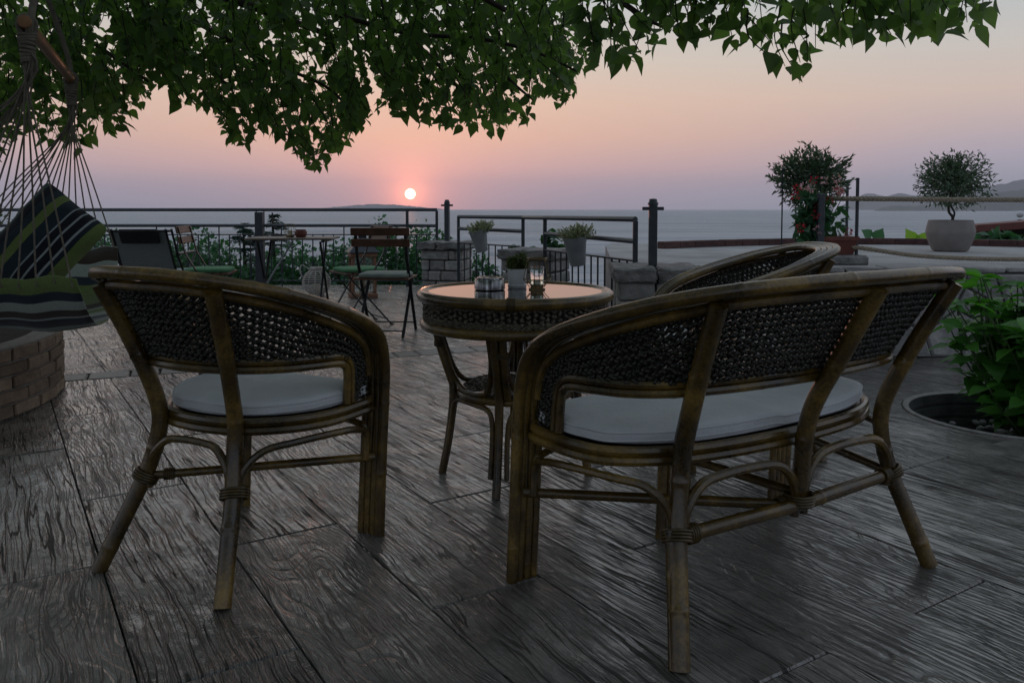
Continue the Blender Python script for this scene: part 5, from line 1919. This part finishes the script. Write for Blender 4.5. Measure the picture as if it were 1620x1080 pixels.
mk('candle', lathe([(0.001, 0.03), (0.035, 0.03), (0.035, 0.14), (0.001, 0.138)], 18), M_WAX, bl_)

# tall wooden house lantern
wl = thing('house_lantern', 'tall wooden house shaped lantern with zinc roof behind the folding chairs', 'lantern', (-1.70, 9.25, 0), R(18))
wl.scale = (0.97, 0.97, 1.2)
for zz in (0.02, 0.40):
    mk('frame_plate', cbox(0.31, 0.31, 0.04, .006, (0, 0, zz)), M_LANW, wl, smooth=False)
for sx in (-1, 1):
    for sy in (-1, 1):
        mk('corner_post', cbox(0.034, 0.034, 0.34, .004, (sx * 0.125, sy * 0.125, 0.21)), M_LANW, wl, smooth=False)
for q in range(4):
    M_ = Matrix.Rotation(q * math.pi / 2, 4, 'Z')
    mk('mullion', MB().add(cbox(0.012, 0.012, 0.34, .002, (0, -0.125, 0.21)), M_).add(cbox(0.216, 0.012, 0.012, .002, (0, -0.125, 0.27)), M_), M_LANW, wl, smooth=False)
    mk('pane', MB().add(cbox(0.216, 0.003, 0.34, .0005, (0, -0.121 + .012, 0.21)), M_), M_CLEAR, wl, smooth=False)
V = [(-0.175, -0.175, 0.425), (0.175, -0.175, 0.425), (0.175, 0.175, 0.425), (-0.175, 0.175, 0.425), (-0.06, -0.06, 0.53), (0.06, -0.06, 0.53), (0.06, 0.06, 0.53), (-0.06, 0.06, 0.53)]
rf = mk('roof', MB().add((V, [(3, 2, 1, 0), (4, 5, 6, 7), (0, 1, 5, 4), (1, 2, 6, 5), (2, 3, 7, 6), (3, 0, 4, 7)])), M_IRON2, wl, smooth=False)
mk('chimney', MB().add(cbox(0.09, 0.09, 0.05, .004, (0, 0, 0.553))).add(cbox(0.12, 0.12, 0.016, .003, (0, 0, 0.585))), M_IRON2, rf, smooth=False)
mk('handle', tube([(0.04 * math.cos(a), 0, 0.595 + 0.05 * math.sin(a)) for a in np.linspace(0, math.pi, 10)], 0.004, 6), M_BLACK, wl)
mk('candle', lathe([(0.001, 0.04), (0.045, 0.04), (0.045, 0.19), (0.001, 0.187)], 20), M_WAX, wl)

# hanging buckets with lavender on the short railings
def bucket(x, y, z, label, plab, seed, tilt):
    t_ = thing('hanging_bucket', label, 'bucket', (x, y, z), 0, 'zinc buckets hung on the railing')
    t_.rotation_euler = (R(6), R(tilt), R(10))
    mk('bucket_wall', lathe([(0.0, 0.0), (0.062, 0.0), (0.064, 0.003), (0.098, 0.232), (0.102, 0.236), (0.102, 0.241), (0.094, 0.240), (0.088, 0.2), (0.001, 0.198)], 32), M_GALV, t_)
    mk('hook', tube(cr([(0.05, 0.088, 0.22), (0.05, 0.12, 0.25), (0.05, 0.15, 0.255), (0.05, 0.16, 0.21)], 6), 0.006, 6), M_GALV, t_)
    p_ = thing('lavender', plab, 'plant', (x, y, z + 0.19), 0, 'dry lavender in the hanging buckets')
    p_.rotation_euler = t_.rotation_euler
    rr = random.Random(seed)
    pos, tip = [], []
    g_ = MB()
    for q in range(150):
        a = rr.uniform(0, 6.28)
        l_ = rr.uniform(0.02, 0.165)
        e = np.array((l_ * math.cos(a), l_ * math.sin(a), 0.075 + rr.uniform(0, 0.075) - l_ * .18))
        s0 = np.array((e[0] * .45, e[1] * .45, 0.0))
        pp = [s0, (s0 + e) / 2 + np.array((0, 0, 0.01)), e]
        g_.add(tube(cr(pp, 2), 0.0016, 3))
        for k in range(7):
            f = 0.4 + 0.6 * k / 6
            pos.append(s0 + (e - s0) * f)
            tip.append((e - s0) + np.array([rr.gauss(0, .05) for _ in range(3)]))
    mk('stem', g_, M_STEM, p_)
    pos, tip = np.array(pos), np.array(tip)
    W, FF = leaves_geo(QUADL, pos, frames(tip, nr.normal(size=(len(pos), 3))), nr.uniform(.016, .03, len(pos)))
    kind(np_mesh('foliage', W, FF, M_LAV, p_), 'stuff')


bucket(-0.325, 8.88, 0.535, 'left zinc bucket hung on the rail between farthest and middle pillar', 'dry lavender in the left hanging bucket', 3, -13)
bucket(0.545, 6.72, 0.535, 'right zinc bucket hung on the rail between middle and nearest pillar', 'dry lavender in the right hanging bucket', 4, -9)

# ------------------------------------------------------------------ hammock chair
HN = Vector((-1.675, 2.85, 1.635))          # near end of the spreader bar
HF = Vector((-2.155, 4.02, 1.632))         # far end
hm = thing('hammock_chair', 'striped cloth hammock chair on cords hanging from a wooden spreader bar', 'hammock', (-1.95, 3.4, 0.5))
O = Vector((-1.95, 3.4, 0.5))
bd = (HF - HN).normalized()
mk('spreader_bar', tube([HN - bd * 0.05 - O, HN - bd * 0.048 - O, HF + bd * 0.048 - O, HF + bd * 0.05 - O], [0.016, 0.021, 0.021, 0.016], 12), M_BARW, hm)
mk('hanging_rope', tube(cr([HN - O, HN + Vector((0.012, 0.03, 0.10)) - O, HN + Vector((-.09, 0.5, 1.1)) - O], 8), 0.013, 8), M_CORD, hm)
mk('hanging_rope', tube(cr([HF - O, HF + Vector((-.03, -.02, 0.2)) - O, HF + Vector((-.16, -0.4, 1.1)) - O], 8), 0.013, 8), M_CORD, hm)


def wrap_knot(c, seed):
    rr = random.Random(seed)
    g_ = MB()
    for k in range(9):
        z_ = -0.035 - 0.0115 * k
        r_ = 0.025 - 0.0010 * k
        pth = [(c.x - O.x + r_ * math.cos(t_), c.y - O.y + r_ * math.sin(t_), c.z - O.z + z_ + 0.004 * math.sin(t_ + k)) for t_ in np.linspace(0, 2 * math.pi, 14, endpoint=False)]
        g_.add(tube(pth, 0.0068, 6, True))
    for k in range(4):
        a = rr.uniform(0, 3)
        pth = [tuple(c - O + Vector((0.027 * math.cos(t_) * math.cos(a), 0.027 * math.cos(t_) * math.sin(a), 0.034 * math.sin(t_) - .004))) for t_ in np.linspace(0, 2 * math.pi, 14, endpoint=False)]
        g_.add(tube(pth, 0.0095, 6, True))
    mk('knot', g_, M_CORD, hm)


wrap_knot(HN, 1)
wrap_knot(HF, 2)
# cloth: a sling, u along x (stripes run this way), v across
NU, NV = 40, 30
def cloth(u, v):
    """u 0..1 left to right, v 0..1 near edge to far edge"""
    x = -2.75 + 1.15 * u - (0.30 * u + 0.0) * v ** 1.5
    y0, y1 = 2.98 + 0.05 * math.sin(u * 3), 3.92
    yy = y0 + (y1 - y0) * v
    edge_n = 0.722 + 0.02 * math.sin(9 * u)
    edge_f = 0.80
    sag = 0.495 + 0.03 * (1 - u) * math.cos(u * 2) + 0.012 * u
    s_ = 4 * v * (1 - v)
    z = (edge_n * (1 - v) + edge_f * v)
    z = z + (sag - z) * (1 - (1 - s_) ** 1.7)
    z += 0.006 * math.sin(u * 36 + 1.2 * math.sin(v * 6)) * (1 - s_) + 0.006 * math.sin(u * 11 + v * 5)
    z += 0.10 * max(0, u - 0.8) ** 1.3 * 2
    yy -= 0.05 * s_ * (1 - v)
    return Vector((x, yy, z))


V = [tuple(cloth(i / NU, j / NV) - O) for j in range(NV + 1) for i in range(NU + 1)]
F = [(j * (NU + 1) + i, j * (NU + 1) + i + 1, (j + 1) * (NU + 1) + i + 1, (j + 1) * (NU + 1) + i) for j in range(NV) for i in range(NU)]
fab = mk('seat_cloth', (V, F), M_HAMM, hm)
uvl = fab.data.uv_layers.new(name='UVMap')
for poly in fab.data.polygons:
    for li in poly.loop_indices:
        vi = fab.data.loops[li].vertex_index
        j, i = divmod(vi, NU + 1)
        uvl.data[li].uv = (i / NU, (j / NV) * 2.35)
sm = fab.modifiers.new('thickness', 'SOLIDIFY')
sm.thickness = 0.004
rr = random.Random(8)
for k in range(17):
    u = 0.02 + 0.96 * k / 16
    e = cloth(u, 0.0)
    a = HN + Vector((0, 0, -0.20))
    pth = [HN + Vector((rr.uniform(-.02, .02), rr.uniform(-.02, .02), -0.05)), a + Vector((rr.uniform(-.012, .012), rr.uniform(-.012, .012), 0)), a + (e - a) * 0.5 + Vector((0, 0, -.008)), e, e + Vector((0, 0.012, -0.03))]
    mk('cord', tube(cr([q - O for q in pth], 5), 0.0033, 5), M_CORD, hm)
for k in range(15):
    u = 0.05 + 0.93 * k / 14
    e = cloth(u, 1.0)
    a = HF + Vector((0, 0, -0.20))
    pth = [HF + Vector((rr.uniform(-.02, .02), rr.uniform(-.02, .02), -0.05)), a + Vector((rr.uniform(-.012, .012), rr.uniform(-.012, .012), 0)), a + (e - a) * 0.5, e, e + Vector((0, -0.012, -0.03))]
    mk('cord', tube(cr([q - O for q in pth], 5), 0.0035, 5), M_CORD, hm)

# pillow
PW_, PH_, PT_ = 0.47, 0.34, 0.18
NU, NV = 22, 16
V, F, UV = [], [], []
for sgn in (1, -1):
    for j in range(NV + 1):
        for i in range(NU + 1):
            a, b = 2 * i / NU - 1, 2 * j / NV - 1
            th_ = PT_ / 2 * max(0.0, (1 - abs(a) ** 2.6) * (1 - abs(b) ** 2.6)) ** 0.5
            pin = 1 - 0.06 * (1 - abs(a) ** 2) * abs(b) ** 3 * 0
            x = a * PW_ / 2 * (1 - 0.07 * (1 - b * b) * abs(a) ** 4 - 0.09 * abs(a * b) ** 5)
            y = b * PH_ / 2 * (1 - 0.09 * (1 - a * a) * abs(b) ** 4 - 0.09 * abs(a * b) ** 5)
            V.append((x, y, sgn * th_ + 0.004 * math.sin(9 * a + 5 * b)))
            UV.append((i / NU, j / NV))
    o_ = 0 if sgn == 1 else (NV + 1) * (NU + 1)
    for j in range(NV):
        for i in range(NU):
            q = (o_ + j * (NU + 1) + i, o_ + j * (NU + 1) + i + 1, o_ + (j + 1) * (NU + 1) + i + 1, o_ + (j + 1) * (NU + 1) + i)
            F.append(q if sgn == 1 else q[::-1])
pil = mk('pillow', (V, F), M_PILL)
uvl = pil.data.uv_layers.new(name='UVMap')
for poly in pil.data.polygons:
    for li in poly.loop_indices:
        uvl.data[li].uv = UV[pil.data.loops[li].vertex_index]
pil.location = (-1.975, 3.42, 0.845)
ax = Vector((0.62, 0.18, 0.76)).normalized()           # long side
nn = Vector((0.25, -0.95, 0.18))
nn = (nn - ax * nn.dot(ax)).normalized()
M_ = Matrix((ax, nn.cross(ax), nn)).transposed()
pil.rotation_mode = 'QUATERNION'
pil.rotation_quaternion = M_.to_quaternion()
tag(pil, 'blue and green striped pillow leaning in the hammock chair', 'pillow')

# ------------------------------------------------------------------ leafy bush in the planter ring
hy = thing('leafy_bush', 'bright green broad leaved bush growing from the sunken planter ring', 'bush', (HOLE_C[0], HOLE_C[1], -0.15))
hr = random.Random(14)
g = MB()
L_p, L_t, L_n, L_s = [], [], [], []
for q in range(150):
    a = hr.uniform(0, 6.28)
    ht = (hr.uniform(0.16, 0.80) if q % 3 else hr.uniform(0.55, 0.82))
    out = hr.uniform(0.06, 0.44) * (0.30 + 0.70 * math.sin(min(1, ht / .55) * 1.57))
    e = np.array((out * math.cos(a) + 0.12, out * math.sin(a), ht))
    s0 = np.array((0.07 * math.cos(a) + 0.14, 0.08 * math.sin(a), 0.0))
    pp = [s0, s0 * .45 + e * .55 + np.array((hr.uniform(-.05, .05), hr.uniform(-.05, .05), .03)), e]
    mk('stem', limb(pp, 0.006, 0.003, 5, 5), M_STEM, hy)
    C = cr(pp, 8)
    for k in range(4):
        c = C[-1 - k * 3]
        for s_ in (0, 1):
            b = a + (k % 2) * math.pi / 2 + s_ * math.pi + hr.uniform(-.5, .5)
            L_p.append(c)
            L_t.append((math.cos(b), math.sin(b), hr.uniform(-.35, .45)))
            L_n.append((0.25 * math.cos(a) + hr.gauss(0, .25), 0.25 * math.sin(a) + hr.gauss(0, .25), 1.0))
            L_s.append(hr.uniform(0.095, 0.150) * (0.85 + 0.1 * k))
hy_me = []
for q in range(3):
    V, F = leaf_tpl(0.34 + 0.03 * q, 0.09, 0.16 + 0.08 * q)
    o_ = mk('leaf_shape', (V, F), M_HYD)
    hy_me.append(o_.data)
    bpy.data.objects.remove(o_)
    for s_ in range(4):
        b = a + s_ * 1.57 + hr.uniform(-.4, .4)
        L_p.append(C[-1])
        L_t.append((math.cos(b), math.sin(b), hr.uniform(-.25, .35)))
        L_n.append((0.2 * math.cos(b), 0.2 * math.sin(b), 1.0))
        L_s.append(hr.uniform(0.085, 0.13))
rots = frames(np.array(L_t), np.array(L_n))
hord = sorted(range(len(L_p)), key=lambda i: -L_s[i] / (HOLE_C[1] + L_p[i][1]))
for i in hord[:300]:
    o = bpy.data.objects.new('leaf', hy_me[i % 3])
    COL.objects.link(o)
    o.parent = hy
    M_ = Matrix(rots[i].tolist())
    o.rotation_mode = 'QUATERNION'
    o.rotation_quaternion = M_.to_quaternion()
    o.location = L_p[i]
    o.scale = (L_s[i],) * 3
ii = hord[300:]
W, FF = leaves_geo(leaf_tpl(0.36, 0.09, 0.2), np.array(L_p)[ii], rots[ii], np.array(L_s)[ii])
kind(np_mesh('foliage', W, FF, M_HYD, hy), 'stuff')

# ------------------------------------------------------------------ the big tree: trunk in the brick planter, boughs over the terrace
TB = Vector((-3.63, 4.2, BH - 0.05))
tree = thing('mulberry_tree', 'large tree whose dark leafy boughs hang over the terrace', 'tree', TB)
kr = random.Random(31)
mk('trunk', limb([(0, 0, -0.2), (0.03, 0.02, 0.6), (0.10, -0.05, 1.3), (0.22, -0.12, 1.95)], 0.24, 0.17, 8, 14), M_BARK, tree)
limbs = [[(0.22, -.12, 1.9), (1.2, -.35, 2.15), (2.4, -.6, 2.12), (3.5, -.75, 1.98), (4.05, -.78, 1.72)],
         [(0.22, -.12, 1.9), (1.0, -1.2, 2.3), (2.2, -2.2, 2.6), (3.6, -2.6, 2.55), (5.6, -2.5, 2.05)],
         [(0.22, -.12, 1.9), (0.4, -1.5, 2.4), (1.0, -3.2, 2.8), (2.2, -4.6, 2.7)],
         [(0.22, -.12, 1.9), (0.8, .5, 2.2), (1.6, 0.9, 2.1), (2.6, 0.9, 1.75)],
         [(0.22, -.12, 1.9), (-0.6, -1.0, 2.4), (-1.2, -2.4, 2.7)],
         [(0.22, -.12, 1.9), (0.0, 0.8, 2.2), (-0.4, 1.6, 2.2)],
         [(2.4, -.6, 2.12), (3.0, -0.2, 2.0), (3.6, 0.0, 1.72)],
         [(1.2, -.35, 2.15), (1.6, -1.0, 2.1), (1.9, -1.4, 1.85)]]
for pl_ in ([(520, 20, 5.0), (640, 52, 4.9), (760, 62, 4.8), (850, 84, 4.7), (912, 113, 4.6)], [(300, 30, 5.4), (420, 95, 5.2), (520, 140, 5.1), (560, 190, 5.0)], [(640, 52, 4.9), (700, 110, 4.9), (740, 160, 4.9)],
            [(90, 30, 5.2), (180, 90, 5.0), (235, 130, 5.0)], [(940, -30, 3.5), (1010, 22, 3.4), (1050, 44, 3.4)], [(1180, -40, 3.3), (1300, -10, 3.3), (1400, 20, 3.3), (1470, 34, 3.3)], [(760, 62, 4.8), (800, 120, 4.8), (845, 160, 4.8)]):
    limbs.append([tuple(at(a_, b_, c_) - TB) for a_, b_, c_ in pl_])
for i, l_ in enumerate(limbs):
    mk('branch', limb(l_, 0.085 if i < 6 else (0.035 if i < 8 else 0.016), 0.014 if i < 8 else 0.006, 8, 9), M_BARK, tree)

# lower outline of the foliage as the terrace sees it: bearing (tan) -> height slope
EDGE = [(-60, 262), (10, 236), (40, 200), (60, 215), (130, 240), (150, 205), (185, 218), (200, 180), (240, 152), (252, 120), (268, 128), (285, 168), (322, 172), (345, 152), (362, 232), (392, 226),
        (420, 205), (452, 216), (480, 262), (505, 272), (528, 250), (552, 226), (575, 198), (600, 176), (640, 190), (690, 196), (720, 205), (760, 200), (785, 218), (812, 196), (838, 190), (848, 150), (880, 168), (908, 160),
        (915, 118), (960, 100), (1005, 95), (1035, 88), (1045, 30), (1070, 60), (1090, 72), (1130, 52), (1180, 66), (1190, 20), (1212, 62), (1232, 115), (1262, 112), (1285, 95), (1300, 62), (1350, 58), (1400, 60), (1440, 56), (1480, 66), (1520, 48), (1556, 34), (1575, 0), (1640, -40)]
EX = np.array([q[0] for q in EDGE], float)
EYv = np.array([q[1] for q in EDGE], float)
shoots = []          # (tip, root)
kn = np.random.RandomState(77)


def add_shoot(px, py, d, ln, sway=None):
    tip = at(px, py, d)
    dirn = Vector((kn.normal() * .35 - .25, kn.normal() * .35, 1.0 + kn.uniform(0, .4))).normalized() if sway is None else Vector(sway).normalized()
    shoots.append((tip, tip + dirn * ln))


# shoots whose tips draw the ragged lower edge, and shoots that fill above it
for px in np.concatenate([np.arange(-60, 930, 6.5), np.arange(930, 1580, 12.0)]):
    lim = np.interp(px, EX, EYv)
    if lim < -10:
        continue
    far = px < 930
    d = kn.uniform(4.3, 6.2) if far else kn.uniform(2.8, 3.8)
    add_shoot(px, lim - kn.uniform(2, 14), d, kn.uniform(0.22, 0.42))
for k in range(1700):
    px = kn.uniform(-80, 930)
    lim = np.interp(px, EX, EYv)
    py = lim - 18 - (lim + 120) * kn.uniform(0, 1) ** 1.15
    hole = math.sin(px * 0.021 + 1.3 * math.sin(py * 0.017)) * math.sin(py * 0.034 + 0.9 + 1.1 * math.sin(px * 0.013)) + 0.5 * math.sin(px * 0.055 + py * 0.04)
    if hole > 0.55 and kn.uniform() < 0.82:
        continue
    add_shoot(px, py, kn.uniform(4.2, 6.8), kn.uniform(0.22, 0.40))
for k in range(34):
    px = kn.uniform(930, 1560)
    lim = np.interp(px, EX, EYv)
    py = lim - 12 - 70 * kn.uniform(0, 1)
    add_shoot(px, py, kn.uniform(2.7, 3.7), kn.uniform(0.2, 0.35))
LP, LT, LN, LS = [], [], [], []
tw = MB()
for tip, root_ in shoots:
    C = cr([root_, (root_ + tip) / 2 + Vector((kn.normal() * .02, kn.normal() * .02, 0)), tip], 6)
    tw.add(tube(C - np.array(TB), np.linspace(0.004, 0.0015, len(C)), 4))
    L = (root_ - tip).length
    n = max(4, int(L / 0.033))
    for k in range(n):
        f = k / (n - 1)
        c = C[min(len(C) - 1, int(round(f * (len(C) - 1))))] + kn.normal(size=3) * 0.008
        a = kn.uniform(0, 6.283)
        LP.append(c)
        LT.append((math.cos(a), math.sin(a), -kn.uniform(-0.25, 1.5)))
        LN.append((math.cos(a) * .5 + kn.normal() * .6, math.sin(a) * .5 + kn.normal() * .6, 0.7))
        LS.append(kn.uniform(0.045, 0.105))
kind(mk('twigs', tw, M_BARK, tree), 'stuff')
LP, LT, LN, LS = map(np.array, (LP, LT, LN, LS))
# how large each leaf shows in the photograph
yy = LP[:, 1]
u_ = 810 + FPX * LP[:, 0] / yy
v_ = 330 - FPX * (LP[:, 2] - 1) / yy
vis = (u_ > -10) & (u_ < 1630) & (v_ > -30)
score = np.where(vis, LS / yy, 0)
order = np.argsort(-score)
big = order[:300]
rest = order[300:]
rot = frames(LT, LN)
TPL = [leaf_tpl(0.36, 0.10, 0.22), leaf_tpl(0.42, 0.14, 0.35), leaf_tpl(0.31, 0.08, 0.15)]
tm = []
for q in TPL:
    o_ = mk('leaf_shape', q, M_LEAF)
    tm.append(o_.data)
    bpy.data.objects.remove(o_)
for i in big:
    o = bpy.data.objects.new('leaf', tm[int(i) % 3])
    COL.objects.link(o)
    o.parent = tree
    o.rotation_mode = 'QUATERNION'
    o.rotation_quaternion = Matrix(rot[i].tolist()).to_quaternion()
    o.location = Vector(LP[i]) - TB
    o.scale = (LS[i],) * 3
W, FF = leaves_geo(TPL[0], LP[rest] - np.array(TB), rot[rest], LS[rest])
kind(np_mesh('foliage', W, FF, M_LEAF, tree), 'stuff')
# unseen rest of the crown, its spread and density shaped to shade the near floor
n = 14000
cx_ = kn.uniform(-5.8, 3.0, n)
cy_ = kn.uniform(-3.6, 4.3, n)
cz_ = 2.35 + 0.9 * kn.uniform(0, 1, n) ** 1.2 + 0.10 * np.sin(cx_ * 2.1) * np.cos(cy_ * 1.7)
pv = 330 - FPX * (cz_ - 1) / np.maximum(cy_, 0.05)
pu = 810 + FPX * cx_ / np.maximum(cy_, 0.05)
# ragged rim of the crown: drawn in on the right to brighten the floor
keep = ~((cy_ > 0) & (pu > 880) & (pu < 1660) & (pv > -60)) & ~((cy_ > 0) & (pu > -20) & (pu < 1640) & (pv > np.interp(pu, EX, EYv) - 25))
rim = ((cx_ + 2.2) / 4.3) ** 2 + ((cy_ - 0.8) / 4.6) ** 2 < 1.0 - 0.30 * kn.uniform(0, 1, n)
ok = keep & rim
P = np.stack([cx_, cy_, cz_], 1)[ok]
n = len(P)
a = kn.uniform(0, 6.283, n)
TD = np.stack([np.cos(a), np.sin(a), -kn.uniform(.1, 1.0, n)], 1)
ND = np.stack([kn.normal(size=n) * .5, kn.normal(size=n) * .5, np.ones(n)], 1)
W, FF = leaves_geo(TPL[1], P - np.array(TB), frames(TD, ND), kn.uniform(.10, .155, n))
kind(np_mesh('unseen_shade_foliage', W, FF, M_LEAF, tree), 'stuff')

# ------------------------------------------------------------------ evening haze over the sea
m = bpy.data.materials.new('haze')
m.use_nodes = True
t = NT(m.node_tree)
t.n.clear()
vo = t.add('ShaderNodeOutputMaterial')
pv_ = t.add('ShaderNodeVolumePrincipled')
pv_.inputs['Color'].default_value = (0.98, 0.92, 0.97, 1)
pv_.inputs['Density'].default_value = 0.00006
pv_.inputs['Anisotropy'].default_value = 0.0
t.l.new(pv_.outputs[0], vo.inputs['Volume'])
hz = mk('haze', ([(x, y, z) for z in (-18.0, 430.0) for x, y in ((-12000, -120), (12000, -120), (12000, 12600), (-12000, 12600))], [(3, 2, 1, 0), (4, 5, 6, 7), (0, 1, 5, 4), (1, 2, 6, 5), (2, 3, 7, 6), (3, 0, 4, 7)]), m, smooth=False)
hz['kind'] = 'stuff'
